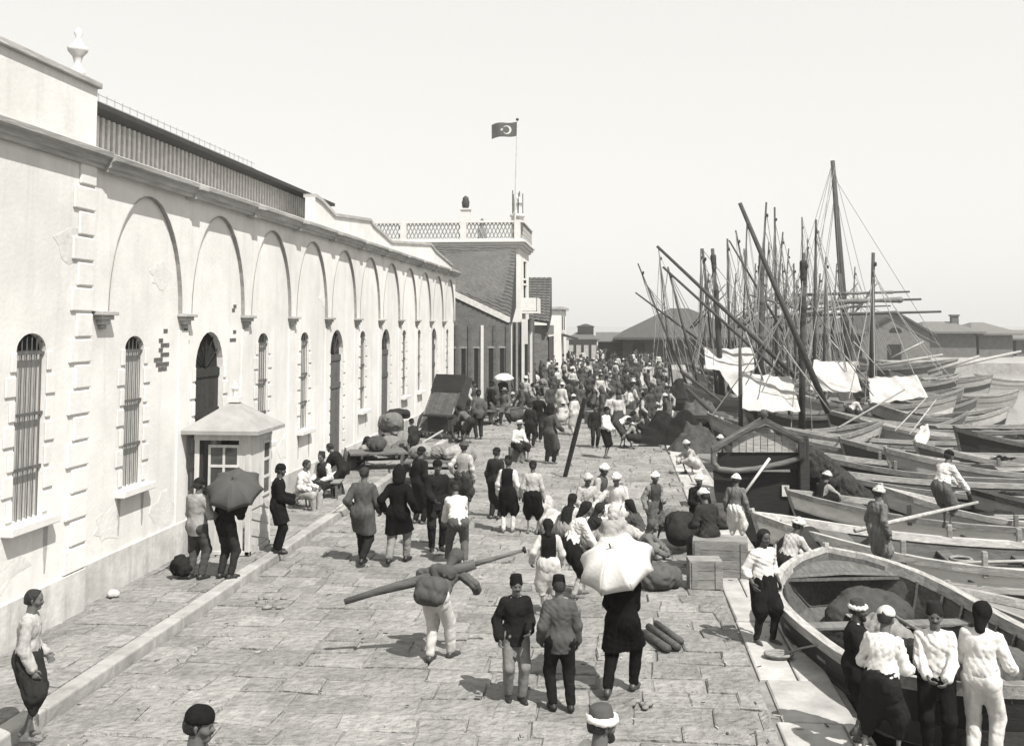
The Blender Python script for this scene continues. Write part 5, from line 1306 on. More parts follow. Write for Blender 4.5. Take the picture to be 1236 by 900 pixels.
for i in range(420):
    yy = 8.5+38*g.random()**1.6; xx = g.uniform(-6.1, 2.4); a = g.uniform(0, 3.14); ln = g.uniform(.02, .09)
    b.box((0, 0, 0), (ln, g.uniform(.006, .022), .008), Matrix.Translation((xx, yy, .018)) @ Matrix.Rotation(a, 4, 'Z'), 0 if g.random() < .6 else 1)
tag(b.build('straw_litter', [mat('dark_straw', .07), mat('pale_straw', .5)]), 'loose straw and chips scattered over the quay stones', 'straw', None, 'stuff')
# big dark heaps
q = G(818, 538); draped('big black tarpaulin heap beside the moored boats', (q.x, q.y+1.0, 0), [(-.5, .2, 1.15, 1.3), (.35, 0, 1.25, 1.15), (.9, -.3, .8, 1.2), (-.95, -.2, .6, 1.3)], .014, 21, (1.7, 1.3))
q = G(862, 548); draped('brown cargo heap between the black tarpaulin and the dark barge', (q.x-.6, q.y+1.2, 0), [(0, 0, .95, 1.3), (.3, .4, .8, 1.3), (-.25, -.3, .6, 1.2)], .07, 22, (1.1, 1.1), 'cargo_heap')
q = G(812, 480); draped('black heap of nets farther along the quay edge', (q.x+.5, q.y+1.2, 0), [(0, 0, 1.1, 1.5), (.7, .3, .8, 1.5), (-.5, -.2, .7, 1.5)], .02, 23, (2.0, 1.8), 'net_heap')
for i, (px, py, s, tn, lb) in enumerate(((845, 500, .9, .09, 'heap of ropes and gear along the boats beside the black tarpaulin'), (862, 478, 1.1, .06, 'dark pile of netting under the slack sail cloth'), (790, 470, .8, .35, 'pale stack of sacks by the round net heap'), (840, 458, 1.0, .16, 'brown bale pile by the quay edge in the far crowd'), (770, 452, .9, .3, 'grey bale pile amid the far crowd'), (880, 520, .7, .13, 'gear bundle on the quay edge in front of the white awning'))):
    q = G(px, py); draped(lb, (q.x, q.y+.8, 0), [(0, 0, s*.8, 1.5), (s*.5, s*.2, s*.6, 1.6), (-s*.5, -.1, s*.6, 1.5)], tn, 30+i, (s*1.5, s*1.3), 'gear_heap')
# bales and baskets stacked by the wall behind the walking men
BL = [(452, 552, .45, .10, 'squat dark bale at the left foot of the goods stack by the wall'), (470, 553, .5, .20, 'grey bale in the front of the goods stack by the wall'), (490, 556, .45, .14, 'brown bale at the right foot of the goods stack by the wall'),
      (462, 545, .5, .12, 'dark bale in the rear row of the goods stack'), (484, 547, .5, .22, 'pale brown bale behind the others in the goods stack')]
for i, (px, py, s, tn, lb) in enumerate(BL):
    q = G(px, py); sack(lb, (q.x, q.y, 0), (s*1.1, s*.9, s*.75), tn, 50+i, 'bale', 'bale', 'bales stacked by the warehouse wall', .03)
q = G(462, 552); sack('round bundle resting on top of the goods stack by the wall', (q.x+.1, q.y+.6, .85), (.42, .36, .3), .16, 58, 'bale', 'bale', 'bales stacked by the warehouse wall', .03)
sack('flat dark bundle on the summit of the goods stack', (q.x+.2, q.y+1.4, 1.15), (.5, .3, .18), .05, 59, 'bale', 'bale', 'bales stacked by the warehouse wall', .03)
for i, (px, py, s, tn, lb) in enumerate(((560, 560, .4, .25, 'grey sack at the right wheel of the tipped cart'), (420, 570, .4, .12, 'dark bundle by the wall behind the bench'), (405, 556, .45, .16, 'brown bundle stacked against the wall under the tall door'))):
    q = G(px, py); sack(lb, (q.x, q.y, 0), (s, s*.8, s*.8), tn, 70+i)
for i, (px, py, d_, rz, z_, tn, lb) in enumerate(((446, 548, (.7, .5, .5), 12, 0, .10, 'dark crate at the left end of the goods stack by the wall'), (478, 541, (.9, .6, .6), -8, 0, .16, 'broad crate at the back of the goods stack'), (476, 541, (.6, .5, .42), 20, .6, .08, 'dark crate standing on the broad crate in the goods stack'), (496, 548, (.6, .5, .5), 30, 0, .22, 'pale crate at the right end of the goods stack by the wall'))):
    q = G(px, py); crate(lb, (q.x, q.y, z_), d_, rz, tn)
# tipped cart
q = G(533, 532); ct = thing('tipped_cart', 'two wheeled cart tipped back with its plank bed standing up and a dark front board', 'cart', (q.x, q.y, 0), R(-30))
def wheel(parent, x, y, r=.55):
    b = MB(); n = 24
    for k in range(n):
        a0, a1 = 2*math.pi*k/n, 2*math.pi*(k+1)/n
        b.prism([(x-.04, y+math.cos(a)*rr, r+math.sin(a)*rr) for a, rr in ((a0, r), (a1, r), (a1, r-.09), (a0, r-.09))], (.08, 0, 0))
    o = b.build('wheel', wood(.07), parent)
    b = MB()
    for k in range(10):
        a = math.pi*2*k/10; b.tube([(x, y, r), (x, y+math.cos(a)*(r-.06), r+math.sin(a)*(r-.06))], .025, 5)
    b.build('spokes', wood(.09), o)
    b = MB(); b.tube([(x-.12, y, r), (x+.12, y, r)], [.1, .07], 10); b.build('hub', IRON, o)
wheel(ct, -.82, .1); wheel(ct, .82, .1)
b = MB()
for i in range(7): b.prism([(-.66+i*.19, -.55, .35), (-.66+i*.19+.18, -.55, .35), (-.60+i*.172+.16, .55, 2.35), (-.60+i*.172, .55, 2.35)], (0, -.045, .02))
b.build('bed_boards', wood(.12), ct)
b = MB(); b.prism([(-.74, .20, 1.85), (.72, .20, 1.85), (.70, .50, 2.5), (-.72, .50, 2.5)], (0, .06, 0)); b.build('front_board', wood(.03), ct)
for s in (-1, 1): 
    b = MB(); b.prism([(s*.70, -.6, .3), (s*.70, .6, 2.45), (s*.70, .95, 2.35), (s*.70, .1, .3)], (s*.05, 0, 0)); b.build('side_board', wood(.22 if s < 0 else .05), ct)
b = MB(); b.box((0, .1, .55), (1.6, .12, .12)); b.build('axle', IRON, ct)
b = MB(); b.box((.25, -.35, 1.0), (1.2, .7, .08)); b.box((.3, -.3, .7), (1.0, .6, .5)); b.build('chest', wood(.04), ct)
for s in (-1, 1):
    b = MB(); b.tube([(s*.55, -.5, .5), (s*.5, -1.7, .12)], .04, 6); b.build('shaft', wood(.4), ct)
q = G(524, 584); fc = thing('hand_cart', 'low flat hand cart loaded with grey sacks in front of the tipped cart', 'cart', (q.x, q.y+.3, 0), R(6))
wheel(fc, -.95, .1, .38); wheel(fc, .95, .1, .38)
b = MB()
for i in range(6): b.box((0, -.5+.2*i, .62), (1.7, .185, .05))
b.build('bed_boards', wood(.16), fc)
for s_ in (-1, 1): b = MB(); b.box((s_*.5, 0, .54), (.08, 1.3, .1)); b.build('bearer', wood(.08), fc); b = MB(); b.tube([(s_*.45, -.5, .56), (s_*.40, -1.7, .75)], .03, 6); b.build('shaft', wood(.1), fc)
b = MB(); b.tube([(-.95, .1, .38), (.95, .1, .38)], .04, 8); b.build('axle', IRON, fc)
for i, (dx, dy, dz, tn, lb) in enumerate(((-.45, .1, .645, .28, 'grey sack at the left of the flat hand cart'), (.1, .2, .645, .2, 'brown sack in the middle of the flat hand cart'), (.55, 0, .645, .34, 'pale sack at the right of the flat hand cart'))):
    sack(lb, (q.x+dx, q.y+.3+dy, dz), (.32, .3, .2), tn, 400+i)
for i, (px, py, rz_, lb) in enumerate(((588, 512, 70, 'flat hand cart standing by the lodge posts'), (655, 478, -40, 'flat hand cart among the far crowd left of the leaning beam'), (452, 572, 20, 'flat hand cart by the wall in front of the goods stack'))):
    c_ = copy_tree(fc); qq = G(px, py); c_.location = (qq.x, qq.y+.3, 0); c_.rotation_euler.z = R(rz_); c_['label'] = lb
    sack('dark sack on the '+lb.replace('flat ', ''), (qq.x, qq.y+.3, .645), (.34, .3, .22), (.12, .2, .07)[i], 420+i)
# bench with goods beside the seated men, stool
q = G(388, 606); bt = thing('low_table', 'low wooden table beside the two seated men near the kiosk', 'table', (q.x, q.y, 0), R(5))
b = MB(); b.box((0, 0, .52), (1.0, .6, .05)); b.build('top', wood(.3), bt, bevel=.008)
for sx in (-1, 1):
    for sy in (-1, 1): b = MB(); b.box((sx*.42, sy*.24, .25), (.06, .06, .5)); b.build('leg', wood(.15), bt)
sack('white cloth bundle on the low table', (q.x+.1, q.y, .545), (.22, .18, .10), .66, 90, 'bundle', 'bundle')
for (px, py, z_, lb) in ((364, 618, 0, 'stool under the seated man in the white shirt'), (396, 606, 0, 'stool under the seated man with the dark coat')):
    q = G(px, py); t = thing('stool', lb, 'stool', (q.x, q.y, 0)); b = MB(); b.box((0, 0, .40), (.36, .32, .05)); b.build('seat', wood(.2), t)
    for sx in (-1, 1):
        for sy in (-1, 1): b = MB(); b.tube([(sx*.13, sy*.11, .38), (sx*.17, sy*.15, 0)], .02, 6); b.build('leg', wood(.15), t)
b = MB(); p0, p1 = G(390, 626, .05), G(428, 598, .5); b.tube([p0, p1], .03, 6); tag(b.build('pole', wood(.5), None, True), 'thin pale pole leaning low beside the bench', 'pole')
b = MB(); b.tube([G(944, 792, .02), G(966, 782, .16), nb.matrix_basis @ H1.pt(.55, 1, -1, .03)], .014, 6); tag(b.build('mooring_line', ROPE, None, True), 'rope from the quay edge up to the near boat', 'rope')
p = G(940, 795, 0); b = MB()
for k in range(3):
    b.tube([(p.x+(.12+.03*k)*math.cos(a), p.y+(.09+.02*k)*math.sin(a), .03+.02*k) for a in [i*math.pi/8 for i in range(17)]], .02, 6)
tag(b.build('rope_coil', ROPE, None, True), 'coiled rope on the stone coping near the bow line', 'rope')
q = G(962, 690, 0); br = thing('barrel', 'dark barrel tipped at the quay edge beside the man in the white shirt', 'barrel', (q.x+.1, q.y+.35, .35)); br.rotation_euler = (R(60), 0, R(35))
b = MB(); b.lathe([(0, -.42), (.26, -.42), (.31, -.2), (.33, 0), (.31, .2), (.26, .42), (0, .42)], 18); b.build('staves', wood(.035), br, True)
for z_ in (-.3, .3): b = MB(); b.lathe([(.30, z_-.03), (.325, z_-.03), (.325, z_+.03), (.30, z_+.03)], 18); b.build('hoop', mat('hoop', .4, .5), br)
q = G(624, 556); crate('plank box under the seated white shirt left of the hooded cloak', (q.x, q.y, 0), (.5, .42, .43), 15, .2)
for i, (px, py, s_, tn, lb) in enumerate(((716, 492, .9, .03, 'black covered heap left of the crowd by the far carts'), (742, 476, 1.0, .06, 'dark covered heap in the far crowd near the net heap'), (770, 500, .9, .10, 'brown covered heap just behind the black tarpaulin'), (700, 462, 1.1, .05, 'dark heap in the middle of the far crowd'), (608, 486, .9, .05, 'dark heap by the lodge posts near the small parasol'), (648, 462, 1.1, .08, 'brown heap by the street front in the far crowd'), (798, 520, .7, .05, 'low dark heap at the foot of the black tarpaulin'))):
    q = G(px, py); draped(lb, (q.x, q.y+.6, 0), [(0, 0, s_*.95, 1.5), (s_*.5, .2, s_*.75, 1.5), (-s_*.5, -.1, s_*.6, 1.5)], tn, 600+i, (s_*1.4, s_*1.2), 'covered_heap')
# ------------------------------------------------------------------ the people, nearest first
def P(label, foot, top, head, pose, wear, lod='near', z=0.0, h=None, extra=.05, group=None):
    base = G(foot[0], foot[1], z) if foot else Vector((lambda q: (q.x, q.y, 0))(G(top[0], top[1], top[2])))
    if h is None: h = min(1.84, max(1.42, (height_at(base, top)-extra)/1.715*1.70))
    return person(label, base, h, head, pose, wear, lod, group)
FEZ = ('fez', .05)
P('person in a grey shirt and dark baggy trousers alone at the left edge', (30, 893), 711, 70, stand(hL=(-.2, .16, .92), hR=(.22, .1, .86)), dict(top=('shirt', .40), bottom=('salvar', .05), sash=.03, tash=True), z=.13, extra=0)
P('person cut off by the lower edge with only a dark capped head showing', None, (232, 853, 1.72), 80, stand(), dict(top=('shirt', .1), bottom=('trousers', .1), hat=('cap', .02), tash=True), h=1.70)
P('person in a white wrapped fez and white shirt cut off by the lower edge', None, (719, 850, 1.72), 60, stand(), dict(top=('shirt', .72), bottom=('trousers', .1), hat=('wrapped_fez', .09), beard=True), h=1.68)
P('person in a grey jacket seen from behind at the kiosk beside the dark umbrella', (236, 699), 574, 20, stand(hL=(-.18, .3, 1.0), hR=(.18, .3, 1.05)), dict(top=('jacket', .30), bottom=('trousers', .07), hat=('cap', .03), shoes=.03), z=.13)
P('person in black half hidden under the open dark umbrella at the kiosk', (272, 698), 590, 30, stand(hp=25, hR=(.12, .3, 1.25)), dict(top=('jacket', .025), bottom=('trousers', .05), hat=('cap', .03), shoes=.03), z=.13, h=1.60)
um = G(280, 697, .13); ua = AT(281, 578, um.y-.35)
umbrella('umbrella', 'dark grey open umbrella held low beside the kiosk', ua, (.12, -.75, 1), .50, .24, .085, .8)
P('person in a long black coat standing between the kiosk and the seated men', (334, 667), 557, 75, stand(hL=(-.1, .3, 1.05), hR=(.12, .3, 1.0)), dict(top=('coat', .018), bottom=('trousers', .02), hat=('cap', .02), shoes=.02, dark=True), z=.13)
P('person in a white shirt seated on a stool beyond the black coat', (362, 621), 0, 100, sit(.42), dict(top=('shirt', .62), bottom=('trousers', .35), tash=True), h=1.68)
P('person in dark clothes seated behind the low table with a white apron', (392, 607), 0, -160, sit(.42), dict(top=('vest', .05), under=.6, bottom=('salvar', .05), hat=('fez', .05)), h=1.66)
P('person in a dark coat leaning over the low table from the right', (408, 603), 0, -80, bend(40, pz=.84), dict(top=('jacket', .03), bottom=('trousers', .05)), lod='mid', h=1.62)
P('person in a brown grey coat walking away beside the black cloak', (437, 680), 559, 5, walk(1, hL=(-.22, .1, .95)), dict(top=('coat', .085), bottom=('trousers', .03), shoes=.02))
P('person in a heavy black cloak walking away beside the brown coated man', (480, 680), 560, 8, walk(-1, hL=(-.3, .05, .95), hR=(.32, .05, .95)), dict(top=('coat', .014), bottom=('trousers', .22), hat=('hood', .02), shoes=.02))
P('person all in dark clothes facing the black cloaked man', (527, 664), 552, 160, stand(hR=(.1, .3, 1.0)), dict(top=('jacket', .03), bottom=('trousers', .035), hat=('cap', .02), shoes=.03, dark=True))
P('person in a dark robe behind the black cloaked man in the same cluster', (506, 632), 537, 40, stand(), dict(top=('robe', .03), bottom=('trousers', .03), hat=('cap', .03)), lod='mid')
P('person in a pale shirt with vest turned away at the right of the dark cluster', (559, 622), 550, 10, stand(hL=(-.26, .02, 1.0)), dict(top=('vest', .3), under=.45, bottom=('salvar', .06), hat=('turban', .08)), lod='near', h=1.66)
P('person in a bright white shirt stooping forward just above the carried log', (551, 680), 592, -20, bend(30, pz=.84, fL=(-.12, .3, 0), fR=(.12, -.25, .04), hL=(-.18, .4, .7), hR=(.18, .3, .75)), dict(top=('shirt', .74), bottom=('trousers', .10), hat=('cap', .03)), h=1.62)
po = P('porter bent double under the carried log, white leggings and brown back pad', (530, 797), 0, 20, dict(pz=.88, py=-.12, lean=60, hp=14, hy=0, fL=(-.08, -.10, .0), fR=(.09, .16, .0), hL=(-.3, .45, .95), hR=(.34, .42, .85), epL=(-1, -.5, 0), epR=(1, -.5, -.2)), dict(top=('shirt', .10), bottom=('trousers', .55), hat=('scarf', .08), shoes=.05, sash=.15), h=1.70)
J = skel(dict(pz=.88, py=-.12, lean=60)); up = -J['F']; pr = [(J['pel']+up*.14-J['X']*.1, J['pel']+up*.14+J['X']*.1, .12, .12, .1), (J['chest']+up*.11-J['X']*.09, J['chest']+up*.11+J['X']*.09, .10, .10, .12), (J['pel']-J['X']*.1-J['U']*.12+up*.08, J['pel']+J['X']*.1-J['U']*.12+up*.08, .11, .11, .1)]
sdf_obj('back_pad', [mk(pr, .014, fold=.008, seed=5)], cloth(.085), po)
P('person in a dark suit and fez facing the camera, hands before him', (622, 845), 687, 160, stand(hL=(-.13, .27, 1.02), hR=(.26, .08, .90), fL=(-.07, .08, 0), fR=(.09, -.06, 0)), dict(top=('jacket', .026), bottom=('trousers', .20), hat=('fez', .02), shoes=.02, tash=True, collar=.7), extra=.08)
P('person in a grey jacket and dark fez, back view, beside the dark suit', (676, 856), 690, -15, stand(fL=(-.1, .0, 0), fR=(.13, -.08, 0), hL=(-.24, .1, .9)), dict(top=('jacket', .085), bottom=('trousers', .022), hat=('fez', .02), shoes=.02, collar=.75), extra=.08)
P('person in a black coat walking under the large white umbrella', (752, 836), 668, 15, walk(-1, hR=(.02, .32, 1.12), hL=(-.1, .3, 1.1), fL=(-.13, -.26, .03), fR=(.1, .14, 0), pz=.9, hp=20), dict(top=('coat', .012), bottom=('trousers', .014), hat=('cap', .03), shoes=.06), extra=0)
wu = G(752, 836); ua = AT(737, 661, wu.y-.10)
umbrella('umbrella', 'large white umbrella hiding the head of the man in the black coat', ua, (-.30, -.62, 1), .50, .27, .66, .80)
P('person in a black waistcoat and white trousers left of the white umbrella', (662, 742), 632, -10, stand(hL=(-.3, .05, .95), hR=(.25, .12, .9)), dict(top=('vest', .018), under=.5, bottom=('salvar', .55), hat=('scarf', .03), sash=.4))
P('person in a white shirt and black baggy trousers bending left of the white umbrella', (698, 720), 617, 75, bend(28, pz=.86, hL=(-.15, .42, .62), hR=(.15, .45, .6)), dict(top=('shirt', .74), bottom=('salvar', .02), legging=.5, hat=('scarf', .03)), h=1.64)
P('person in a white turban and grey jacket standing right of the seated group', (790, 657), 567, 150, stand(hL=(-.1, .28, 1.05), hR=(.3, .1, .9)), dict(top=('vest', .06), under=.22, bottom=('salvar', .10), hat=('turban', .8), sash=.5, dark=True))
P('person in a black robe and white turban standing behind the larger crate', (844, 662), 571, 170, stand(hR=(.12, .3, 1.08)), dict(top=('robe', .022), bottom=('trousers', .03), hat=('turban', .72), dark=True, beard=True))
P('person in a dark jacket seated on the larger crate, seen from behind', (857, 690), 0, -30, sit(.60, hL=(-.2, .3, .8)), dict(top=('jacket', .055), bottom=('trousers', .06), hat=('turban', .6)), h=1.66)
P('person in grey shirt, white turban and white trousers, back view near the barge', (889, 662), 574, 25, stand(hR=(.28, .05, .88)), dict(top=('shirt', .15), bottom=('salvar', .72), hat=('turban', .75)))
P('barefoot person in white shirt and black baggy trousers beside the nearest boat', (922, 776), 634, 150, stand(fL=(-.13, .05, 0), fR=(.11, -.03, 0), hL=(-.3, .0, .9), hR=(.28, .12, .95)), dict(top=('shirt', .72), sleeve=.72, bottom=('salvar', .022), legging=.05, hat=('scarf', .04), dark=True))
P('person in a white headcloth crouching at the quay edge by the barrel', (955, 706), 0, 60, crouch(pz=.42), dict(top=('shirt', .5), bottom=('salvar', .04), hat=('turban', .6), dark=True), h=1.64)
P('person in a grey robe and pale cap standing in the stern of the near boat', (1061, 699), 584, 60, stand(hR=(.28, .0, .9), fL=(-.09, .0, 0), fR=(.09, .0, 0)), dict(top=('shirt', .15), bottom=('salvar', .20), hat=('turban', .5), sash=.03), z=.18)
P('person in a white shirt leaning forward on the lighter, seen from behind', (1144, 639), 558, 60, bend(22, pz=.88, hR=(.3, .3, .8), hL=(-.1, .4, .9)), dict(top=('shirt', .74), bottom=('salvar', .11), hat=('cap', .02)), z=.12, h=1.72)
P('person in dark clothes with a white wrapped fez at the rail of the near boat', (1034, 893), 712, 110, stand(hL=(-.1, .34, 1.05), hR=(.12, .34, 1.0)), dict(top=('jacket', .025), bottom=('salvar', .025), hat=('wrapped_fez', .06), beard=True, dark=True), extra=.10)
P('person in white shirt and white skullcap, back view at the boat rail', (1066, 928), 728, 40, stand(lean=12, hL=(-.2, .3, 1.0), hR=(.16, .36, 1.02), fL=(-.2, -.1, 0), fR=(.12, .1, 0)), dict(top=('shirt', .74), bottom=('salvar', .03), hat=('cap', .6), sash=.08))
P('person in a white shirt and fez facing the camera by the near boat', (1133, 915), 718, -165, stand(hL=(-.1, .3, .98), hR=(.1, .3, 1.0)), dict(top=('shirt', .72), bottom=('trousers', .02), hat=('fez', .04), tash=True), extra=.09)
P('person all in white with dark headcloth, rightmost of those by the near boat', (1188, 925), 722, 35, stand(lean=8, hR=(.24, .28, 1.0), hL=(-.15, .3, 1.0)), dict(top=('shirt', .74), bottom=('trousers', .62), sash=.5, hat=('scarf', .02)))
# seated group in the middle
for lb, f, hd, ps, we, hh in (
    ('person in a pale shirt and headcloth seated with folded hands, left of the seated group', (707, 640), 160, sit(.38), dict(top=('shirt', .42), bottom=('salvar', .35), hat=('turban', .5), dark=True), 1.66),
    ('person seated close behind the folded hands man in the seated group', (722, 630), 120, sit(.42), dict(top=('vest', .08), under=.4, bottom=('salvar', .1), hat=('turban', .66), dark=True), 1.70),
    ('person in a white robe and white turban seated at the right of the seated group', (746, 642), 190, sit(.40, hR=(.5, .3, .55)), dict(top=('shirt', .6), bottom=('salvar', .7), hat=('turban', .7), dark=True), 1.68),
    ('person in dark clothes crouching in front of the white robed sitter', (770, 664), -70, crouch(), dict(top=('shirt', .07), bottom=('salvar', .45), hat=('scarf', .03)), 1.62),
    ('person crouching with a dark jacket left of the crouching pair', (715, 668), 70, crouch(), dict(top=('jacket', .05), bottom=('salvar', .3), hat=('scarf', .05)), 1.60),
    ('person in a pale robe squatting between the crouching pair', (738, 674), 20, crouch(), dict(top=('robe', .36), bottom=('salvar', .4), hat=('hood', .5)), 1.60),
    ('person squatting in brown rags by the dark stuffed bag', (778, 690), 100, crouch(), dict(top=('shirt', .15), bottom=('salvar', .22), hat=('scarf', .10)), 1.55),
    ('person in dark clothes squatting low by the knees of the black waistcoat man', (686, 655), 30, crouch(), dict(top=('vest', .03), under=.5, bottom=('salvar', .25), hat=('scarf', .03)), 1.60)):
    P(lb, f, 0, hd, ps, we, 'near', h=hh)
# middle distance
MID = [
 ('person in a dark robe at the left of the standing trio', (598, 626), 538, 30, stand(), dict(top=('robe', .045), bottom=('trousers', .05), hat=('cap', .03))),
 ('person in black with white sleeves in the middle of the standing trio', (613, 643), 549, 10, stand(), dict(top=('vest', .018), under=.65, bottom=('salvar', .02), legging=.6, hat=('fez', .03))),
 ('person in a light shirt and black baggy trousers at the right of the standing trio', (643, 645), 554, 5, stand(fL=(-.12, .04, 0)), dict(top=('shirt', .42), bottom=('salvar', .02), hat=('cap', .03))),
 ('person wrapped in a big brown hooded cloak beside the upright beam', (664, 560), 478, 30, stand(hR=(.3, .2, 1.0)), dict(top=('robe', .075), bottom=('trousers', .03), hat=('hood', .03))),
 ('person in a white shirt and short black trousers standing alone past the beam', (731, 553), 489, 120, stand(hL=(-.1, .26, .98), hR=(.1, .26, .98)), dict(top=('shirt', .72), bottom=('shorts', .018), hat=('cap', .03))),
 ('person in dark clothes just behind the white shirt and short trousers', (718, 540), 487, 160, stand(), dict(top=('jacket', .035), bottom=('trousers', .04), hat=('fez', .03))),
 ('person in a white shirt bending over beside the black tarpaulin heap', (752, 540), 0, 90, bend(60), dict(top=('shirt', .7), bottom=('salvar', .06), hat=('scarf', .04))),
 ('person crouching dark beside the bending white shirt', (766, 541), 0, -90, crouch(pz=.4), dict(top=('vest', .03), under=.3, bottom=('salvar', .05), hat=('cap', .03))),
 ('person in a white shirt seated on goods left of the hooded cloak', (624, 556), 0, 140, sit(.45), dict(top=('shirt', .72), bottom=('salvar', .04), hat=('brim', .6))),
 ('person in a dark coat behind the seated white shirt', (640, 540), 484, 20, stand(), dict(top=('coat', .04), bottom=('trousers', .04), hat=('cap', .03))),
 ('person in a grey shirt squatting by the quay near the brown cargo heap', (835, 572), 0, -120, crouch(), dict(top=('shirt', .4), bottom=('salvar', .5), hat=('turban', .5))),
 ('person in dark clothes at the edge above the barge stern', (868, 590), 530, 100, stand(), dict(top=('vest', .05), under=.4, bottom=('salvar', .3), hat=('turban', .5))),
 ('person in a grey jacket next to the right wheel of the tipped cart', (578, 530), 466, -30, stand(), dict(top=('jacket', .10), bottom=('trousers', .05), hat=('fez', .03))),
 ('person in dark clothes stooping at the tipped cart', (563, 535), 0, -70, bend(50), dict(top=('shirt', .12), bottom=('salvar', .05), hat=('scarf', .03))),
 ('person in a black coat with white trousers by the lodge posts', (593, 512), 448, 60, stand(), dict(top=('jacket', .03), bottom=('trousers', .5), hat=('fez', .03))),
 ('person in a dark cloak under the small white parasol', (607, 500), 444, 0, stand(hR=(.1, .25, 1.2)), dict(top=('robe', .04), bottom=('trousers', .03), hat=('cap', .03))),
 ('person carrying a pale bundle near the lodge', (634, 500), 441, 20, stand(), dict(top=('shirt', .35), bottom=('salvar', .06), hat=('turban', .5))),
 ('person in black walking left of the goods seller', (650, 532), 467, 180, walk(1), dict(top=('jacket', .02), bottom=('trousers', .03), hat=('fez', .03))),
 ('person squatting against the wall beside the goods stack', (436, 566), 0, 90, crouch(), dict(top=('shirt', .3), bottom=('salvar', .06), hat=('scarf', .04))),
 ('person in dark clothes leaning on the goods stack', (500, 560), 505, -60, stand(lean=12), dict(top=('jacket', .05), bottom=('trousers', .04), hat=('cap', .03))),
 ('person in a white shirt working on the deck under the slack sail cloth', (916, 515), 0, 150, bend(35), dict(top=('shirt', .7), bottom=('salvar', .05), hat=('turban', .5))),
 ('person in dark clothes crouching on the lighter beside the corner post of the barge', (992, 622), 0, 60, crouch(), dict(top=('vest', .03), under=.3, bottom=('salvar', .03), hat=('turban', .5))),
 ('person in black standing at the edge by the slack sail cloth', (866, 458), 414, 60, stand(), dict(top=('jacket', .02), bottom=('trousers', .03), hat=('fez', .03))),
 ('person in a pale shirt stooping on the lighters under the leaning oars', (1030, 520), 0, 80, bend(45), dict(top=('shirt', .55), bottom=('salvar', .05), hat=('scarf', .05))),
 ('person in dark clothes sitting on the awning caique', (985, 500), 0, 160, crouch(), dict(top=('vest', .04), under=.6, bottom=('salvar', .06), hat=('turban', .6))),
]
for lb, f, tp, hd, ps, we in MID: P(lb, f, tp, hd, ps, we, 'mid', h=None if tp else 1.66)
q = G(607, 500); umbrella('umbrella', 'small white parasol over the dark cloak near the lodge', (q.x+.05, q.y-.1, 2.02), (0, -.15, 1), .52, .26, .75, .9)
# far crowd: ten kinds of figure, each made once and copied with its parts
KINDS_ = [
 ('person in a white shirt and dark baggy trousers in the dense far crowd', stand(), dict(top=('shirt', .5), bottom=('salvar', .07), hat=('cap', .03))),
 ('person in a black jacket and fez in the dense far crowd', stand(), dict(top=('jacket', .065), bottom=('trousers', .06), hat=('fez', .05))),
 ('person in a long brown robe and white turban in the dense far crowd', stand(), dict(top=('robe', .09), bottom=('trousers', .06), hat=('turban', .6))),
 ('person in a dark vest with white sleeves in the dense far crowd', walk(1), dict(top=('vest', .07), under=.42, bottom=('salvar', .10), hat=('fez', .04))),
 ('person bending over goods in a grey shirt in the dense far crowd', bend(50), dict(top=('shirt', .3), bottom=('salvar', .05), hat=('scarf', .04))),
 ('person squatting on the quay in pale clothes in the dense far crowd', crouch(), dict(top=('shirt', .45), bottom=('salvar', .4), hat=('turban', .5))),
 ('person in a dark hooded cloak in the dense far crowd', stand(), dict(top=('robe', .08), bottom=('trousers', .06), hat=('hood', .09))),
 ('person in a white robe and turban in the dense far crowd', stand(), dict(top=('robe', .48), bottom=('trousers', .4), hat=('turban', .55))),
 ('person in a grey coat and brimmed hat in the dense far crowd', walk(-1), dict(top=('coat', .13), bottom=('trousers', .05), hat=('brim', .3))),
 ('person squatting in dark clothes in the dense far crowd', crouch(), dict(top=('vest', .04), under=.25, bottom=('salvar', .04), hat=('scarf', .03))),
]
for (px, py, s_, tn, lb) in ((668, 646, .34, .50, 'pale grain sack at the left of the seated group'), (694, 650, .36, .56, 'pale grain sack in the middle, just behind the squatting men'), (728, 652, .34, .5, 'pale grain sack between the white robed sitter and the squatting men'), (702, 632, .34, .46, 'pale grain sack under the sitters farthest back in the group'), (652, 622, .32, .44, 'pale grain sack nearest the upright beam')):
    q = G(px, py); sack(lb, (q.x, q.y+.2, 0), (s_*1.2, s_, s_*.7), tn, int(px), group='grain sacks around the seated group')
g = random.Random(31)
for i in range(76):                              # market goods set down between the people of the far crowd
    px, py = (g.uniform(690, 842), g.uniform(462, 512)) if i < 36 else (g.uniform(556, 690), g.uniform(462, 508)) if i < 54 else (g.uniform(700, 850), g.uniform(440, 464))
    q = G(px, py)
    if q.x > 2.3 or q.x < -7: continue
    k = i % 3
    if k == 0: basket('wicker basket of goods on the ground in the far market crowd', q, g.uniform(.25, .4), g.uniform(.3, .5), g.choice((.12, .2)), g.choice((.05, .3, .5)), 'market goods in the far crowd')
    elif k == 1: crate('plank box on the ground in the far market crowd', q, (g.uniform(.5, .9), g.uniform(.4, .6), g.uniform(.35, .7)), g.uniform(0, 90), g.choice((.1, .2, .3)), 'market goods in the far crowd')
    else: sack('stuffed sack on the ground in the far market crowd', q, (.4, .32, .34), g.choice((.08, .2, .45)), 200+i, group='market goods in the far crowd')
g = random.Random(77); spots = []
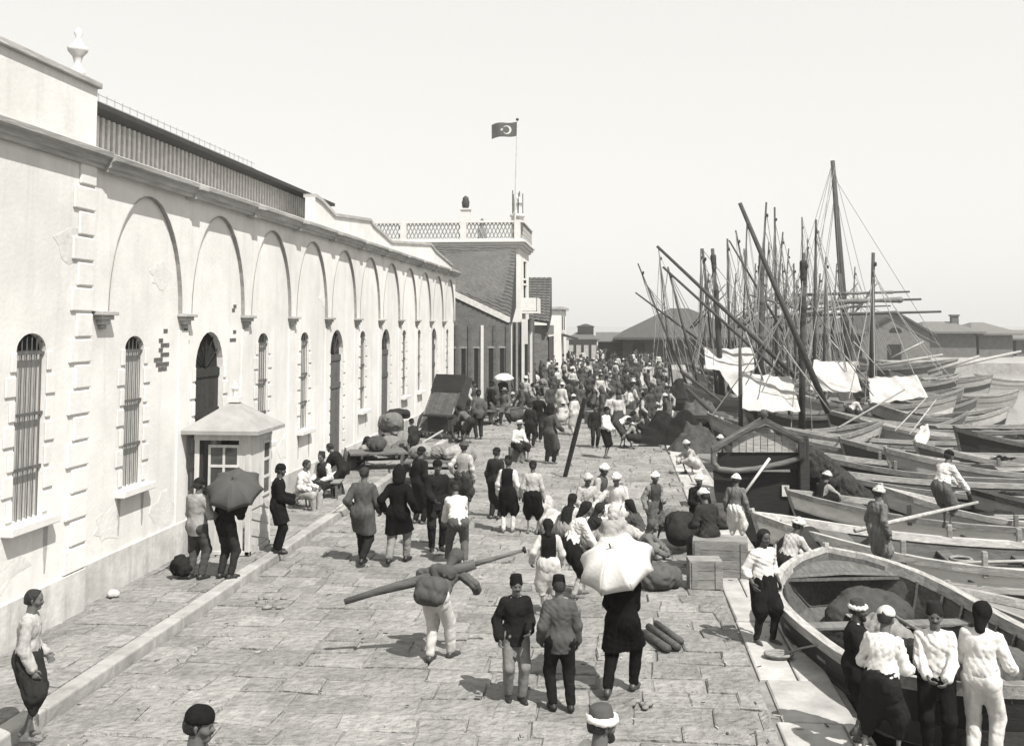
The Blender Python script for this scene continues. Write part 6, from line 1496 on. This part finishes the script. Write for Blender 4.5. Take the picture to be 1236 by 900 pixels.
def crowd(n, x0, x1, y0, y1, dmin):
    c = 0; t = 0
    while c < n and t < n*60:
        t += 1; px, py = g.uniform(x0, x1), g.uniform(y0, y1); q = G(px, py)
        if q.x < -7.2 or q.x > 2.4 + (1.5 if q.y > 70 else 0): continue
        if any((q-s).length < dmin for s in spots): continue
        spots.append(q); c += 1
crowd(30, 560, 700, 462, 514, .9); crowd(46, 690, 838, 458, 528, .8); crowd(70, 575, 850, 440, 468, .8); crowd(74, 640, 840, 424, 446, .7)
protos = {}
for i, q in enumerate(spots):
    k = g.choice((0, 0, 1, 1, 2, 3, 3, 4, 5, 6, 7, 8, 9, 1, 6, 0))
    if k not in protos:
        lb, ps, we = KINDS_[k]; o = person(lb, q, 1.68, 0, ps, we, 'far', 'crowd at the far end of the quay'); protos[k] = o
    else: o = copy_tree(protos[k])
    s = g.uniform(.93, 1.06); o.location = q; o.scale = (s, s, s); o.rotation_euler = (0, 0, g.uniform(0, 6.28))

# gear in the near boat
for i, (x, y, z, s_, tn, lb) in enumerate(((1.35, .1, .2, .26, .05, 'dark folded net in the stern of the near boat'), (2.2, -.35, .12, .22, .4, 'pale sack on the floor boards of the near boat'), (4.6, .3, .2, .3, .12, 'brown sack at the near end of the near boat'), (1.7, .5, .2, .34, .03, 'black net heaped against the harbour side of the near boat'), (1.5, -.6, .25, .25, .3, 'pale bundle against the quay side of the near boat'), (2.9, .2, .15, .46, .05, 'dark canvas bundle amidships in the near boat'), (1.2, .1, .15, .55, .07, 'large brown bundle before the stern deck of the near boat'), (2.0, -.1, .2, .42, .25, 'grey sack between the thwarts of the near boat'), (2.5, .8, .3, .36, .02, 'black coil of gear against the far side of the near boat'), (3.5, .75, .3, .38, .12, 'brown sack against the far side of the near boat'), (2.5, -.75, .3, .34, .04, 'dark net against the quay side of the near boat'), (3.8, -.1, .2, .48, .03, 'black bundle beside the men at the near boat'))):
    p = nb.matrix_basis @ Vector((x, y, .70+.02*i)); sack(lb, p, (s_*1.2, s_, s_*.6), tn, 300+i, 'boat_sack', 'sack')
for i, (x0, x1, y, lb) in enumerate(((.7, 4.9, .45, 'long oar laid along the near boat, closest to the quay'), (.9, 5.2, -.5, 'long oar laid along the near boat, on the harbour side'))):
    a, c = nb.matrix_basis @ Vector((x0, y*.6, 1.22)), nb.matrix_basis @ Vector((x1, y, 1.12)); b = MB(); b.tube([a, a.lerp(c, .75), c], [.022, .028, .03], 7); b.tube([a, a.lerp(c, .16)], [.08, .05], 7, flat=.3)
    tag(b.build('oar', wood(.34), None, True), lb, 'oar')
# ------------------------------------------------------------------ camera, sun, sky
cam = bpy.data.cameras.new('camera'); co = bpy.data.objects.new('camera', cam); COL.objects.link(co)
co.location = (0, 0, EYE); co.rotation_euler = (R(90)+PITCH, 0, YAW)
cam.sensor_width = 36; cam.lens = 36*FPX/1236; cam.shift_y = (PY0-450)/1236; cam.clip_start = .1; cam.clip_end = 6000
scene.camera = co
SAZ, SEL = math.atan2(.68, -.73), R(54)          # azimuth of the sun from +Y towards +X
sd = Vector((math.sin(SAZ)*math.cos(SEL), math.cos(SAZ)*math.cos(SEL), math.sin(SEL)))
sl = bpy.data.lights.new('sun', 'SUN'); so = bpy.data.objects.new('sun', sl); COL.objects.link(so)
sl.energy = 5.0; sl.angle = R(.6); sl.color = (1, .975, .93); so.rotation_euler = (-sd).to_track_quat('-Z', 'Y').to_euler()
w = bpy.data.worlds.new('World'); scene.world = w; w.use_nodes = True; n, l = w.node_tree.nodes, w.node_tree.links
bg = n['Background']; sk = n.new('ShaderNodeTexSky'); sk.sky_type = 'NISHITA'; sk.sun_disc = False; sk.sun_elevation = SEL; sk.sun_rotation = SAZ; sk.dust_density = 1.0; sk.air_density = 1.0; sk.ozone_density = 1
bw = n.new('ShaderNodeSeparateColor'); l.new(sk.outputs['Color'], bw.inputs['Color'])   # blue-sensitive plate: only the blue light of the sky counts
cb = n.new('ShaderNodeMix'); cb.data_type = 'RGBA'; cb.blend_type = 'MULTIPLY'; cb.inputs['Factor'].default_value = 1
hz = n.new('ShaderNodeMix'); hz.data_type = 'FLOAT'; hz.inputs['Factor'].default_value = .75     # pale even summer haze over the whole sky
l.new(bw.outputs['Blue'], hz.inputs['A']); hz.inputs['B'].default_value = 6.0; l.new(hz.outputs['Result'], cb.inputs['A']); cb.inputs['B'].default_value = (1.0, .985, .945, 1)
l.new(cb.outputs['Result'], bg.inputs['Color']); bg.inputs['Strength'].default_value = .100
vs = scene.view_settings; vs.view_transform = 'Standard'; vs.look = 'None'; vs.gamma = 1; vs.use_curve_mapping = False; vs.exposure = .70
scene.cycles.max_bounces = 5; scene.cycles.diffuse_bounces = 3; scene.cycles.use_denoising = True

# summer haze over the harbour: one even closed volume around the scene
b = MB(); b.box((30, 80, 11.5), (240, 260, 30)); hz_o = b.build('haze', (lambda m: m)(bpy.data.materials.new('haze_air')), None)
hm = hz_o.data.materials[0]; hm.use_nodes = True; n, l = hm.node_tree.nodes, hm.node_tree.links
n.remove(n['Principled BSDF']); pv_ = n.new('ShaderNodeVolumePrincipled'); pv_.inputs['Color'].default_value = (.96, .95, .92, 1); pv_.inputs['Density'].default_value = .0007; pv_.inputs['Anisotropy'].default_value = .2
l.new(pv_.outputs['Volume'], n['Material Output'].inputs['Volume']); hz_o['kind'] = 'stuff'
scene.cycles.volume_bounces = 0
